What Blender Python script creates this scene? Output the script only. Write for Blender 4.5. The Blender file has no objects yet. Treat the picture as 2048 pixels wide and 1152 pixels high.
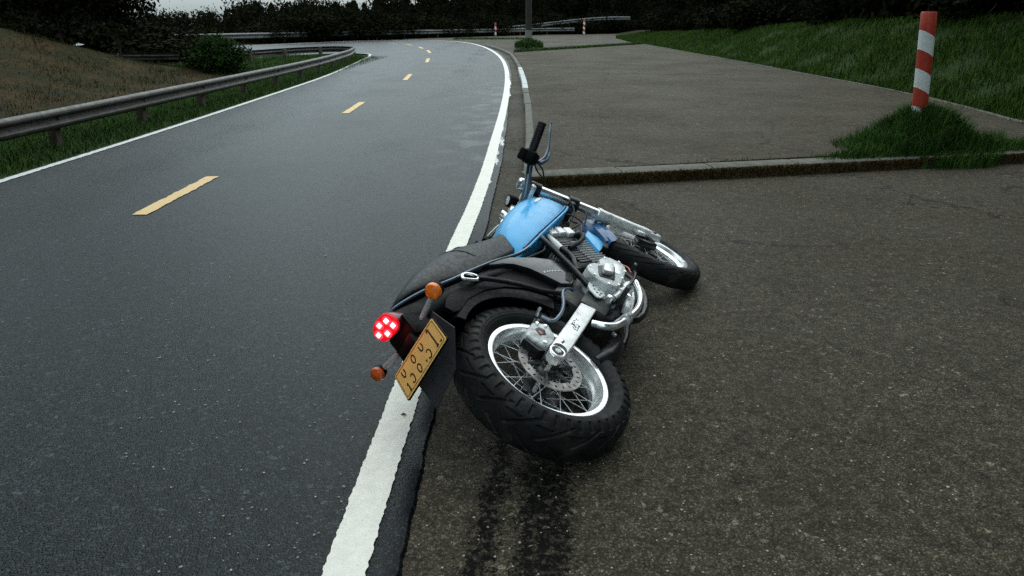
import bpy, bmesh, math, random
import numpy as np
from mathutils import Vector, Matrix, Quaternion

random.seed(7)
rng = np.random.default_rng(11)
R = math.radians
scene = bpy.context.scene
COL = scene.collection

# ------------------------------------------------------------------ camera, sky, sun, exposure
cam_d = bpy.data.cameras.new('camera')
cam_d.sensor_width = 36.0
cam_d.lens = 36.0 * 1400 / 2048
cam_d.clip_start = 0.05
cam_d.clip_end = 2000
cam = bpy.data.objects.new('camera', cam_d)
COL.objects.link(cam)
cam.location = (0, 0, 1.3881)
cam.rotation_euler = (R(90 - 20.95), 0, 0)
scene.camera = cam

SUN_EL, SUN_AZ = R(56), R(12)          # azimuth clockwise from +Y
world = bpy.data.worlds.new('World')
scene.world = world
world.use_nodes = True
wn, wl = world.node_tree.nodes, world.node_tree.links
wn.clear()
wo = wn.new('ShaderNodeOutputWorld')
bg = wn.new('ShaderNodeBackground')
bg.inputs['Strength'].default_value = 0.15
sky = wn.new('ShaderNodeTexSky')
sky.sky_type = 'NISHITA'
sky.sun_disc = False
sky.sun_elevation = SUN_EL
sky.sun_rotation = SUN_AZ
sky.air_density = 1.0
sky.dust_density = 2.0
tc = wn.new('ShaderNodeTexCoord')
sep = wn.new('ShaderNodeSeparateXYZ')
wl.new(tc.outputs['Generated'], sep.inputs[0])
# overcast deck: brighter towards the zenith, as a cloudy sky is
mr = wn.new('ShaderNodeMapRange')
mr.inputs['From Min'].default_value = 0.0
mr.inputs['From Max'].default_value = 1.0
mr.inputs['To Min'].default_value = 0.17
mr.inputs['To Max'].default_value = 1.0
zp = wn.new('ShaderNodeMath'); zp.operation = 'POWER'; zp.use_clamp = True
zp.inputs[1].default_value = .55
wl.new(sep.outputs['Z'], zp.inputs[0])
wl.new(zp.outputs[0], mr.inputs['Value'])
cl = wn.new('ShaderNodeTexNoise')
cl.inputs['Scale'].default_value = 3.0
cl.inputs['Detail'].default_value = 6
wl.new(tc.outputs['Generated'], cl.inputs['Vector'])
clm = wn.new('ShaderNodeMapRange')
clm.inputs['From Min'].default_value = 0.3
clm.inputs['From Max'].default_value = 0.7
clm.inputs['To Min'].default_value = 0.85
clm.inputs['To Max'].default_value = 1.15
wl.new(cl.outputs['Fac'], clm.inputs['Value'])
mul = wn.new('ShaderNodeMath'); mul.operation = 'MULTIPLY'
wl.new(mr.outputs[0], mul.inputs[0]); wl.new(clm.outputs[0], mul.inputs[1])
cc = wn.new('ShaderNodeMix'); cc.data_type = 'RGBA'; cc.blend_type = 'MULTIPLY'
cc.inputs['Factor'].default_value = 1.0
cc.inputs['A'].default_value = (7.6, 9.5, 10.0, 1)
wl.new(mul.outputs[0], cc.inputs['B'])
mx = wn.new('ShaderNodeMix'); mx.data_type = 'RGBA'
mx.inputs['Factor'].default_value = 0.86
wl.new(sky.outputs[0], mx.inputs['A'])
wl.new(cc.outputs['Result'], mx.inputs['B'])
wl.new(mx.outputs['Result'], bg.inputs['Color'])
wl.new(bg.outputs[0], wo.inputs['Surface'])

sun_d = bpy.data.lights.new('sun', 'SUN')
sun_d.energy = 0.9
sun_d.angle = R(80)
sun_d.color = (1.0, 0.95, 0.88)
sun = bpy.data.objects.new('sun', sun_d)
COL.objects.link(sun)
_sd = Vector((math.sin(SUN_AZ) * math.cos(SUN_EL), math.cos(SUN_AZ) * math.cos(SUN_EL), math.sin(SUN_EL)))
sun.rotation_euler = (-_sd).to_track_quat('-Z', 'Y').to_euler()

scene.view_settings.view_transform = 'Standard'
scene.view_settings.look = 'None'
scene.view_settings.gamma = 1.0
scene.view_settings.exposure = 0.38
scene.view_settings.use_curve_mapping = False
scene.render.engine = 'CYCLES'
scene.cycles.max_bounces = 6
scene.cycles.use_denoising = False

# ------------------------------------------------------------------ material helpers
class NT:
    def __init__(s, name):
        s.m = bpy.data.materials.new(name); s.m.use_nodes = True
        s.n, s.l = s.m.node_tree.nodes, s.m.node_tree.links
        s.n.clear()
        s.out = s.n.new('ShaderNodeOutputMaterial')
        s.b = s.n.new('ShaderNodeBsdfPrincipled')
        s.l.new(s.b.outputs[0], s.out.inputs['Surface'])
        s.geo = s.n.new('ShaderNodeTexCoord')
        s.pos = s.geo.outputs['Object']
    def set(s, **k):
        for a, v in k.items():
            s.put(s.b.inputs[a.replace('_', ' ')], v)
    def put(s, sock, v):
        if isinstance(v, bpy.types.NodeSocket): s.l.new(v, sock)
        elif isinstance(v, (tuple, list)) and sock.type == 'RGBA' and len(v) == 3: sock.default_value = (*v, 1)
        else: sock.default_value = v
    def noise(s, scale, detail=4, rough=.55, vec=None, col=False):
        t = s.n.new('ShaderNodeTexNoise'); t.inputs['Scale'].default_value = scale
        t.inputs['Detail'].default_value = detail; t.inputs['Roughness'].default_value = rough
        s.l.new(vec or s.pos, t.inputs['Vector'])
        return t.outputs['Color' if col else 'Fac']
    def voro(s, scale, out='Color', feature='F1', vec=None, rnd=1.0):
        t = s.n.new('ShaderNodeTexVoronoi'); t.inputs['Scale'].default_value = scale
        t.feature = feature; t.inputs['Randomness'].default_value = rnd
        s.l.new(vec or s.pos, t.inputs['Vector'])
        return t.outputs[out]
    def ramp(s, v, a, b, lo=0., hi=1., smooth=True):
        t = s.n.new('ShaderNodeMapRange')
        if smooth: t.interpolation_type = 'SMOOTHSTEP'
        for k, x in (('From Min', a), ('From Max', b), ('To Min', lo), ('To Max', hi)): t.inputs[k].default_value = x
        s.put(t.inputs['Value'], v)
        return t.outputs[0]
    def math(s, op, a, b=0.):
        t = s.n.new('ShaderNodeMath'); t.operation = op
        s.put(t.inputs[0], a); s.put(t.inputs[1], b)
        return t.outputs[0]
    def mix(s, f, a, b, mode='MIX'):
        t = s.n.new('ShaderNodeMix'); t.data_type = 'RGBA'; t.blend_type = mode
        s.put(t.inputs['Factor'], f); s.put(t.inputs['A'], a); s.put(t.inputs['B'], b)
        return t.outputs['Result']
    def xyz(s, v=None):
        t = s.n.new('ShaderNodeSeparateXYZ'); s.l.new(v or s.pos, t.inputs[0])
        return t.outputs
    def comb(s, x, y, z):
        t = s.n.new('ShaderNodeCombineXYZ')
        for i, v in enumerate((x, y, z)): s.put(t.inputs[i], v)
        return t.outputs[0]
    def red(s, v):
        t = s.n.new('ShaderNodeSeparateColor'); s.l.new(v, t.inputs[0])
        return t.outputs[0]
    def bump(s, h, strength=.5, dist=.01, prev=None):
        t = s.n.new('ShaderNodeBump'); t.inputs['Strength'].default_value = strength
        t.inputs['Distance'].default_value = dist
        s.put(t.inputs['Height'], h)
        if prev: s.l.new(prev, t.inputs['Normal'])
        s.l.new(t.outputs[0], s.b.inputs['Normal'])
        return t.outputs[0]

def simple(name, col, rough=.5, metal=0., var=.15, scale=30, bump=0., coat=0., spec=.5, rvar=.1, dirt=0., dirtcol=(.03, .026, .02)):
    t = NT(name)
    n = t.noise(scale, 5)
    c = t.mix(t.ramp(n, .3, .7), tuple(x * (1 - var) for x in col), tuple(min(1, x * (1 + var)) for x in col))
    if dirt > 0:
        c = t.mix(t.ramp(t.noise(scale * .37, 7, .65), .62 - dirt * .3, .78 - dirt * .2, 0, .8), c, dirtcol)
    t.set(Base_Color=c, Metallic=metal, Roughness=t.ramp(t.noise(scale * 2.3, 4), .3, .7, max(.02, rough - rvar), min(1, rough + rvar)),
          Specular_IOR_Level=spec, Coat_Weight=coat, Coat_Roughness=.08)
    if bump: t.bump(t.noise(scale * 6, 3), bump, .002)
    return t.m

# --- asphalt: aggregate seen as single stones, worn patches, damp
def asphalt(name, dark, light, warm, stone_amt, rough=(.42, .7), scale=150, kind='road'):
    t = NT(name)
    x, y, z = t.xyz()
    cell = t.voro(scale)
    r = t.red(cell)
    edge = t.voro(scale, 'Distance')
    big = t.voro(scale * .42)
    rb = t.red(big)
    base = t.mix(t.ramp(r, .0, 1.0, smooth=False), dark, tuple(d * 2.0 for d in dark))
    base = t.mix(t.ramp(r, 1 - stone_amt, 1 - stone_amt * .5), base, light)
    base = t.mix(t.ramp(rb, 1 - stone_amt * .06, 1 - stone_amt * .03, 0, .8), base, tuple(min(1, l * 1.9) for l in light))
    base = t.mix(t.ramp(edge, .35, .75, 0, .6), base, tuple(d * .35 for d in dark))
    mot = t.noise(38, 3, .7); mot2 = t.noise(14, 4, .7)
    base = t.mix(1.0, base, t.ramp(mot, .28, .72, .55, 1.45, False), 'MULTIPLY')
    base = t.mix(1.0, base, t.ramp(mot2, .3, .7, .62, 1.38, False), 'MULTIPLY')
    large = t.noise(.55, 6, .6)
    mid = t.noise(3.1, 6, .65)
    base = t.mix(t.ramp(mid, .3, .7, .12, .0), base, (.01, .01, .01))
    base = t.mix(t.ramp(large, .38, .68, 0, .5), base, t.mix(1.0, base, warm, 'MULTIPLY'))
    wv = t.n.new('ShaderNodeVectorMath'); wv.operation = 'ADD'
    t.l.new(t.pos, wv.inputs[0]); t.l.new(t.noise(1.6, 5, .6, col=True), wv.inputs[1])
    ck = t.voro(.55, 'Distance', 'DISTANCE_TO_EDGE', vec=wv.outputs[0])
    ck = t.math('MULTIPLY', t.ramp(ck, .0, .013, 1, 0), t.ramp(t.noise(.8, 3), .46, .56, 0, .8))
    base = t.mix(ck, base, (.004, .004, .004))
    blotch = t.ramp(t.noise(1.7, 6, .7), .52, .72, 0, .45 if kind != 'road' else .2)
    base = t.mix(blotch, base, t.mix(1.0, base, (.45, .45, .46), 'MULTIPLY'))
    rg = t.ramp(large, .3, .7, rough[0], rough[1])
    if kind == 'road':
        # pale streaks along the edge line: wear plus wet sheen painted as colour
        sx = t.noise(1.0, 5, .6, vec=t.comb(t.math('MULTIPLY', x, 2.4), t.math('MULTIPLY', y, 2.2), 0.))
        near = t.math('MULTIPLY', t.ramp(x, -1.15, -.3), t.ramp(y, 5.0, 9.0))
        near = t.math('MULTIPLY', near, t.ramp(y, 13.0, 22.0, 1, 0))
        wear_sheen = t.math('MULTIPLY', t.ramp(sx, .45, .68), near)
        base = t.mix(t.math('MULTIPLY', wear_sheen, .3), base, (.34, .35, .35))
        # faint seam along the middle of the lane and tyre paths
        w1 = t.math('ABSOLUTE', t.math('ADD', x, 2.62))
        base = t.mix(t.ramp(w1, .0, .03, .35, 0), base, (.012, .012, .013))
        p1 = t.math('ABSOLUTE', t.math('ADD', x, 1.45))
        p2 = t.math('ABSOLUTE', t.math('ADD', x, 3.6))
        path = t.math('ADD', t.ramp(p1, .1, .55, .22, 0), t.ramp(p2, .1, .55, .22, 0))
        rg = t.math('SUBTRACT', rg, t.math('MULTIPLY', path, .35))
        # damp fresh strip right of the edge line
        damp = t.math('MULTIPLY', t.math('MULTIPLY', t.ramp(x, -.36, -.3), t.ramp(y, 3.6, 5.2, 1, 0)), t.ramp(t.noise(2.2, 5), .3, .55))
        base = t.mix(t.math('MULTIPLY', damp, .8), base, (.004, .005, .007))
        rg = t.math('ADD', rg, t.math('MULTIPLY', damp, .25)); wet = damp
    if kind == 'pavement':
        dirt = t.ramp(t.noise(1.3, 6, .65), .5, .75, 0, .4)
        base = t.mix(dirt, base, (.05, .043, .034))
        # two wet, oily tracks leading up to the rear tyre
        wob = t.math('MULTIPLY', t.math('SUBTRACT', t.noise(9, 6, .7), .5), .16)
        fine = t.math('MULTIPLY', t.math('SUBTRACT', t.noise(70, 4, .7), .5), .20)
        wob = t.math('ADD', wob, fine)
        s1 = t.math('ABSOLUTE', t.math('SUBTRACT', t.math('ADD', x, wob), t.ramp(y, 1.47, 2.06, -.093, -.035, False)))
        s2 = t.math('ABSOLUTE', t.math('SUBTRACT', t.math('ADD', x, wob), t.ramp(y, 1.47, 2.06, .072, .12, False)))
        s = t.math('MAXIMUM', t.ramp(s1, .026, .046, 1, 0), t.ramp(s2, .06, .088, 1, 0))
        s = t.math('MULTIPLY', s, t.ramp(y, 2.3, 2.5, 1, 0))
        s = t.math('MULTIPLY', s, t.ramp(t.noise(40, 5, .75), .40, .52, .25, 1))
        base = t.mix(t.math('MULTIPLY', s, .95), base, (.003, .003, .003))
        rg = t.math('SUBTRACT', rg, t.math('MULTIPLY', s, .1)); wet = s
    t.set(Base_Color=base, Roughness=rg, Specular_IOR_Level=t.math('SUBTRACT', .10, t.math('MULTIPLY', wet, .06)) if kind == 'pavement' else (t.math('SUBTRACT', .17, t.math('MULTIPLY', wet, .13)) if kind == 'road' else .10))
    h = t.math('SUBTRACT', t.math('MULTIPLY', r, .5), edge)
    t.bump(t.math('ADD', h, t.math('MULTIPLY', mid, .6)), .45 if kind == 'road' else .7, .006)
    return t.m

M = {}
M['road'] = asphalt('fresh asphalt', (.0040, .0056, .0066), (.036, .046, .050), (.75, .8, .86), .24, (.24, .36), 150)
M['pave'] = asphalt('old asphalt', (.046, .0380, .0265), (.140, .118, .086), (.84, .83, .78), .24, (.6, .8), 165, 'pavement')
M['island'] = asphalt('island asphalt', (.052, .0420, .0285), (.125, .103, .073), (.72, .72, .68), .22, (.68, .8), 120, 'island')

def paint(name, col, dark=(.1, .095, .085), amt=.5, scale=26):
    t = NT(name)
    c = t.mix(t.ramp(t.noise(scale, 7, .7), .35, .7), tuple(x * .86 for x in col), col)
    cr = t.voro(scale * 1.2, 'Distance', 'DISTANCE_TO_EDGE', vec=None)
    c = t.mix(t.ramp(cr, .0, .03, .13, 0), c, dark)
    c = t.mix(t.ramp(t.noise(scale * 4, 4, .6), .70 - .1 * amt, .76 - .1 * amt, 0, .8), c, dark)
    t.set(Base_Color=c, Roughness=.6)
    t.bump(t.noise(130, 3), .35, .003)
    return t.m
M['white_paint'] = paint('white road paint', (.80, .77, .68))
M['thin_paint'] = paint('worn white paint', (.60, .60, .57), amt=1.2)
M['yellow_paint'] = paint('yellow road paint', (.70, .47, .20), amt=1.0)

# ------------------------------------------------------------------ mesh helpers
def tag(o, label=None, cat=None, group=None, kind=None):
    if label: o['label'] = label
    if cat: o['category'] = cat
    if group: o['group'] = group
    if kind: o['kind'] = kind
    return o

def finish_mesh(me, mats, smooth):
    for m in (mats if isinstance(mats, (list, tuple)) else [mats]): me.materials.append(m)
    if smooth is not None:
        me.polygons.foreach_set('use_smooth', [True] * len(me.polygons))
        if smooth < 180: me.set_sharp_from_angle(angle=R(smooth))
    me.update()

def link(name, me, parent=None):
    o = bpy.data.objects.new(name, me)
    COL.objects.link(o)
    if parent is not None: o.parent = parent
    return o

def pydata(name, v, f, mats, parent=None, smooth=35, midx=None):
    me = bpy.data.meshes.new(name)
    me.from_pydata([tuple(map(float, p)) for p in v], [], f)
    if midx: me.polygons.foreach_set('material_index', midx)
    finish_mesh(me, mats, smooth)
    return link(name, me, parent)

def empty(name, loc=(0, 0, 0)):
    o = bpy.data.objects.new(name, None)
    o.empty_display_size = .1
    COL.objects.link(o); o.location = loc
    return o

def spline(P, n=8, closed=False):
    """cubic through the points, tangents scaled by the chord lengths"""
    P = [np.array(p, float) for p in P]
    if len(P) < 3 or n <= 1: return P
    N = len(P); out = []
    D = [np.linalg.norm(P[(i + 1) % N] - P[i]) + 1e-9 for i in range(N)]
    Tn = []
    for i in range(N):
        if not closed and i in (0, N - 1):
            Tn.append((P[1] - P[0]) / D[0] if i == 0 else (P[-1] - P[-2]) / D[N - 2]); continue
        d0, d1 = D[i - 1], D[i]
        v0, v1 = (P[i] - P[i - 1]) / d0, (P[(i + 1) % N] - P[i]) / d1
        Tn.append((v0 * d1 + v1 * d0) / (d0 + d1))
    for i in range(N if closed else N - 1):
        p, q, d = P[i], P[(i + 1) % N], D[i]
        for k in range(n):
            t = k / n; t2, t3 = t * t, t * t * t
            out.append((2 * t3 - 3 * t2 + 1) * p + (t3 - 2 * t2 + t) * d * Tn[i] + (-2 * t3 + 3 * t2) * q + (t3 - t2) * d * Tn[(i + 1) % N])
    if not closed: out.append(P[-1])
    return out

class MB:
    """collects shapes into ONE mesh"""
    def __init__(s): s.v, s.f, s.mi = [], [], []
    def add(s, v, f, mi=0):
        b = len(s.v)
        s.v += [tuple(map(float, p)) for p in v]
        s.f += [tuple(i + b for i in q) for q in f]
        s.mi += [mi] * len(f)
        return s
    def bm(s, bm, mi=0):
        bm.verts.index_update()
        s.add([v.co[:] for v in bm.verts], [[v.index for v in f.verts] for f in bm.faces], mi)
        bm.free(); return s
    def box(s, c, size, rot=None, bevel=0., seg=2, mi=0):
        bm = bmesh.new()
        bmesh.ops.create_cube(bm, size=1)
        for v in bm.verts: v.co = Vector((v.co[0] * size[0], v.co[1] * size[1], v.co[2] * size[2]))
        if bevel: bmesh.ops.bevel(bm, geom=bm.edges[:], offset=bevel, segments=seg, affect='EDGES', profile=.6)
        mt = Matrix.Translation(Vector(c)) @ (rot.to_4x4() if rot is not None else Matrix.Identity(4))
        bmesh.ops.transform(bm, matrix=mt, verts=bm.verts)
        return s.bm(bm, mi)
    def prism(s, poly, y0, y1, bevel=0., seg=2, mi=0, tf=None):
        """polygon in XZ extruded along Y"""
        bm = bmesh.new()
        vs = [bm.verts.new((p[0], y0, p[1])) for p in poly]
        f = bm.faces.new(vs)
        g = bmesh.ops.extrude_face_region(bm, geom=[f])
        for e in g['geom']:
            if isinstance(e, bmesh.types.BMVert): e.co.y = y1
        bmesh.ops.recalc_face_normals(bm, faces=bm.faces)
        if bevel:
            ed = [e for e in bm.edges if abs(e.verts[0].co.y - e.verts[1].co.y) < 1e-6]
            bmesh.ops.bevel(bm, geom=ed, offset=bevel, segments=seg, affect='EDGES', profile=.6)
        if tf is not None: bmesh.ops.transform(bm, matrix=tf, verts=bm.verts)
        return s.bm(bm, mi)
    def tube(s, P, r, n=10, sub=6, closed=False, mi=0, cap=True, flat=1.0):
        P = spline(P, sub, closed)
        m = len(P)
        rr = r if isinstance(r, (list, tuple)) else None
        T = []
        for i in range(m):
            a = P[i - 1] if (i > 0 or closed) else P[i]
            b = P[(i + 1) % m] if (i < m - 1 or closed) else P[i]
            t = b - a; T.append(t / (np.linalg.norm(t) + 1e-12))
        ref = np.array([0, 0, 1.]) if abs(T[0][2]) < .9 else np.array([0, 1., 0])
        u = np.cross(T[0], ref); u /= np.linalg.norm(u)
        V = []
        for i in range(m):
            u = u - T[i] * (u @ T[i]); u /= np.linalg.norm(u)
            w = np.cross(T[i], u)
            ri = np.interp(i / (m - 1) * (len(rr) - 1), range(len(rr)), rr) if rr else r
            for k in range(n):
                a = 2 * math.pi * k / n
                V.append(P[i] + ri * (math.cos(a) * u + flat * math.sin(a) * w))
        F = []
        for i in range(m if closed else m - 1):
            j = (i + 1) % m
            for k in range(n):
                l = (k + 1) % n
                F.append((i * n + k, j * n + k, j * n + l, i * n + l))
        if cap and not closed:
            F.append(tuple(range(n))); F.append(tuple(reversed(range((m - 1) * n, m * n))))
        return s.add(V, F, mi)
    def lathe(s, prof, c=(0, 0, 0), axis=(0, 1, 0), n=32, mi=0, closed=False):
        """profile [(radius, along axis)]"""
        q = Vector((0, 1, 0)).rotation_difference(Vector(axis).normalized())
        V, F = [], []
        m = len(prof)
        for k in range(n):
            a = 2 * math.pi * k / n
            for (r, h) in prof:
                V.append(tuple(q @ Vector((r * math.cos(a), h, r * math.sin(a))) + Vector(c)))
        for k in range(n):
            l = (k + 1) % n
            for i in range(m if closed else m - 1):
                j = (i + 1) % m
                F.append((k * m + i, k * m + j, l * m + j, l * m + i))
        return s.add(V, F, mi)
    def loft(s, rings, mi=0, cap=True):
        n = len(rings[0]); V = [p for r in rings for p in r]; F = []
        for i in range(len(rings) - 1):
            for k in range(n):
                l = (k + 1) % n
                F.append((i * n + k, i * n + l, (i + 1) * n + l, (i + 1) * n + k))
        if cap:
            F.append(tuple(reversed(range(n)))); F.append(tuple(range((len(rings) - 1) * n, len(rings) * n)))
        return s.add(V, F, mi)
    def mirror(s):
        return s.add([(p[0], -p[1], p[2]) for p in s.v], [tuple(reversed(f)) for f in s.f])
    def map(s, fn):
        s.v = [tuple(fn(np.array(p))) for p in s.v]; return s
    def build(s, name, mats, parent=None, smooth=35):
        me = bpy.data.meshes.new(name)
        me.from_pydata(s.v, [], s.f)
        me.polygons.foreach_set('material_index', s.mi)
        bm = bmesh.new(); bm.from_mesh(me)
        bmesh.ops.recalc_face_normals(bm, faces=bm.faces)
        bm.to_mesh(me); bm.free()
        finish_mesh(me, mats, smooth)
        return link(name, me, parent)

def S(t):
    t = np.clip(t, 0, 1); return t * t * (3 - 2 * t)

# ------------------------------------------------------------------ the lie of the land
def hill_left(x, y):
    return 1.42 * S((-7.3 - x) / 7.0) * S((23.2 - y) / 5.0)
def slope_amp(y):
    return np.interp(y, [0, 8, 12, 24, 50, 75, 110], [1.4, 1.4, 1.38, 1.2, .5, .35, .3])
def slope_right(x, y):
    x0 = np.interp(y, [-5, 6, 9.4, 10.9, 13, 16, 42, 60, 75], [6.4, 6.4, 6.7, 7.05, 7.4, 7.6, 7.6, 8.4, 10.5])
    return slope_amp(y) * S((x - x0) / 3.4) + np.clip(x - x0 - 2.4, 0, 40) * .12 * np.clip(slope_amp(y) / 1.3, 0, 1)
def far_line(x):      # y of the outer guard rail
    return np.interp(x, [-30, -22, -17, -13, -9.5, -6, -1.2, 4, 9.3, 14], [30, 36, 44.5, 51.5, 57, 62, 69, 75, 79, 82])
def ground_z(x, y):
    x, y = np.asarray(x, float), np.asarray(y, float)
    z = -.03 + hill_left(x, y) + slope_right(x, y)
    d = y - far_line(x) - 1.5
    z = z - 4.5 * S(d / 25) * S((-4 - x) / 14)
    z = z + 1.15 * S((d - .3) / 5) * S((x + 1.5) / 9) * S((85 - y) / 2 + .5) * S((20 - x) / 4)
    return z

def gridcoords(a): return np.unique(np.concatenate(a))
gx = gridcoords([np.linspace(-320, -40, 29), np.linspace(-40, -16, 25), np.linspace(-16, -4, 61), np.linspace(-4, 6, 11), np.linspace(6, 16, 51), np.linspace(16, 60, 23), np.linspace(60, 320, 14)])
gy = gridcoords([np.linspace(-60, -4, 15), np.linspace(-4, 30, 103), np.linspace(30, 95, 80), np.linspace(95, 420, 33)])
GX, GY = np.meshgrid(gx, gy)
GZ = ground_z(GX, GY) + .02 * np.sin(GX * 2.3 + GY * 1.7) * S((np.abs(GX) - 8) / 3)
nv = len(gx)
V = np.c_[GX.ravel(), GY.ravel(), GZ.ravel()]
Fq = [(j * nv + i, j * nv + i + 1, (j + 1) * nv + i + 1, (j + 1) * nv + i) for j in range(len(gy) - 1) for i in range(nv - 1)]
t = NT('soil and turf')
x, y, z = t.xyz()
n1, n2 = t.noise(1.1, 7, .65), t.noise(7, 6, .7)
soil = t.mix(t.ramp(n2, .3, .7), (.025, .016, .0055), (.054, .034, .0125))
dry = t.mix(t.ramp(n2, .35, .7), (.016, .0145, .0045), (.030, .026, .009))
turf = t.mix(t.ramp(n2, .3, .7), (.014, .028, .008), (.030, .050, .014))
hillmask = t.math('MULTIPLY', t.ramp(x, -7.6, -6.6, 1, 0), t.ramp(y, 22, 25, 1, 0))
hc = t.mix(t.ramp(n1, .42, .6), dry, soil)
c = t.mix(hillmask, turf, hc)
wood = t.math('MAXIMUM', t.ramp(x, 10.5, 12.5), t.ramp(y, 80, 84))
wood = t.math('MAXIMUM', wood, t.ramp(x, -16, -14, 1, 0))
c = t.mix(wood, c, t.mix(n2, (.02, .016, .009), (.035, .027, .015)))
t.set(Base_Color=c, Roughness=.95, Specular_IOR_Level=.1)
t.bump(t.math('ADD', n2, t.math('MULTIPLY', t.noise(40, 4), .4)), .8, .05)
M['soil'] = t.m
tag(pydata('terrain', V, Fq, M['soil'], smooth=180), 'grassy ground with a low brown hill on the left and a green slope on the right', None, None, 'structure')

# ------------------------------------------------------------------ road
RIGHT = spline([(-.30, -6), (-.30, 1.0), (-.30, 1.8), (-.295, 2.4), (-.26, 3.2), (-.18, 5.0), (-.13, 6.4), (-.10, 8.0), (-.05, 13.4), (-.02, 17), (-.05, 21.7), (-.22, 27.3), (-.75, 34.8), (-1.65, 42.3), (-2.7, 47.9), (-4.3, 52.2), (-7, 54.6), (-10, 53.4), (-12.7, 49.2), (-14.9, 44), (-17.5, 39), (-22, 33.5), (-30, 27)], 12)
LEFT = spline([(-4.85, -6), (-4.80, 1.0), (-4.77, 1.8), (-4.76, 2.4), (-4.75, 3.2), (-4.74, 5.0), (-4.73, 6.4), (-4.72, 8.0), (-4.78, 13.0), (-4.83, 15.4), (-4.92, 18.4), (-5.2, 22.5), (-5.58, 26.7), (-5.92, 30.2), (-6.4, 32.0), (-7.2, 32.7), (-8.2, 32.0), (-9.2, 30.0), (-10.2, 27.4), (-12.2, 25.6), (-16, 24.6), (-22, 23.6), (-30, 20)], 12)
def resample(P, step):
    P = np.array(P); d = np.r_[0, np.cumsum(np.linalg.norm(np.diff(P, axis=0), axis=1))]
    n = max(2, int(d[-1] / step)); s = np.linspace(0, d[-1], n + 1)
    return np.c_[[np.interp(s, d, P[:, k]) for k in range(P.shape[1])]].T
def offset(P, off):
    P = np.array(P); T = np.gradient(P, axis=0); T /= np.linalg.norm(T, axis=1)[:, None]
    return P + np.c_[T[:, 1], -T[:, 0]] * np.reshape(off, (-1, 1)) if np.ndim(off) else P + np.c_[T[:, 1], -T[:, 0]] * off

Ra, La = np.array(RIGHT), np.array(LEFT)
fine = np.linspace(0, len(Ra) - 1, 3200)
Ra = np.c_[[np.interp(fine, range(len(Ra)), Ra[:, k]) for k in (0, 1)]].T
La = np.c_[[np.interp(fine, range(len(La)), La[:, k]) for k in (0, 1)]].T
jit = np.convolve(rng.normal(0, 1, len(Ra)), np.ones(5) / 5, 'same') * .003 + np.convolve(rng.normal(0, 1, len(Ra)), np.ones(60) / 60, 'same') * .03
Ra = offset(Ra, jit * (Ra[:, 1] < 40))
rows, NA = [], 8
ROADZ = .018
V, Fq = [], []
for i in range(len(Ra)):
    for k in range(NA + 1):
        s = k / NA
        p = La[i] * (1 - s) + Ra[i] * s
        V.append((p[0], p[1], ROADZ))
    V.append((Ra[i][0] + .012, Ra[i][1], -.012))
W = NA + 2
for i in range(len(Ra) - 1):
    for k in range(W - 1):
        Fq.append((i * W + k, i * W + k + 1, (i + 1) * W + k + 1, (i + 1) * W + k))
road = tag(pydata('road', V, Fq, M['road'], smooth=30), 'dark two lane asphalt road bending left round a hairpin', None, None, 'structure')

def ribbon(name, P, w0, w1, z, m, parent, jitter=0., step=.02):
    P = resample(P, step)
    n = len(P)
    j1 = np.convolve(rng.normal(0, 1, n), np.ones(3) / 3, 'same') * jitter
    j2 = np.convolve(rng.normal(0, 1, n), np.ones(3) / 3, 'same') * jitter
    A, B = offset(P, w0 + j1), offset(P, w1 + j2)
    V = [(*a, z) for a in A] + [(*b, z) for b in B]
    F = [(i, n + i, n + i + 1, i + 1) for i in range(n - 1)]
    return pydata(name, V, F, m, parent, smooth=None)

RL = spline([(-.452, .3), (-.450, 1.2), (-.445, 1.47), (-.422, 2.27), (-.395, 3.2), (-.358, 4.25), (-.30, 5.3), (-.255, 6.4), (-.20, 8.75), (-.145, 11.5), (-.11, 16.6), (-.17, 21.75), (-.37, 27.3), (-.93, 34.84), (-1.85, 42.3), (-2.95, 47.9), (-4.5, 51.9), (-7, 54.1), (-10, 52.9), (-12.3, 48.9), (-14.5, 43.8), (-17.1, 38.8)], 10)
o = ribbon('edge_line', RL, -.058, .058, ROADZ + .005, M['white_paint'], road, .0028, .006); o['label'] = 'thick white painted line along the right edge, under the motorcycle tail'
LL = offset(np.array(LEFT), .10)
LL = LL[(np.arange(len(LL)) > 3) & (np.arange(len(LL)) < 212)]
o = ribbon('edge_line', LL, -.055, .03, ROADZ + .005, M['thin_paint'], road, .006, .02); o['label'] = 'thin white painted line along the left verge'
# centre dashes
DASH = [((-2.80, 5.11), (-2.80, 6.49), .115), ((-2.615, 11.23), (-2.67, 12.85), .115), ((-2.61, 17.73), (-2.74, 19.73), .115),
        ((-2.95, 25.4), (-3.18, 28.0), .12), ((-3.62, 32.7), (-4.10, 35.8), .13), ((-4.55, 37.8), (-5.03, 40.0), .13), ((-5.8, 43.0), (-6.45, 44.9), .13), ((-7.15, 45.8), (-7.8, 46.9), .13)]
for a, b, w in DASH:
    ribbon('centre_dash', spline([a, ((a[0] + b[0]) / 2, (a[1] + b[1]) / 2), b], 2), -w / 2, w / 2, ROADZ + .005, M['yellow_paint'], road, .006, .02)
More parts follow.
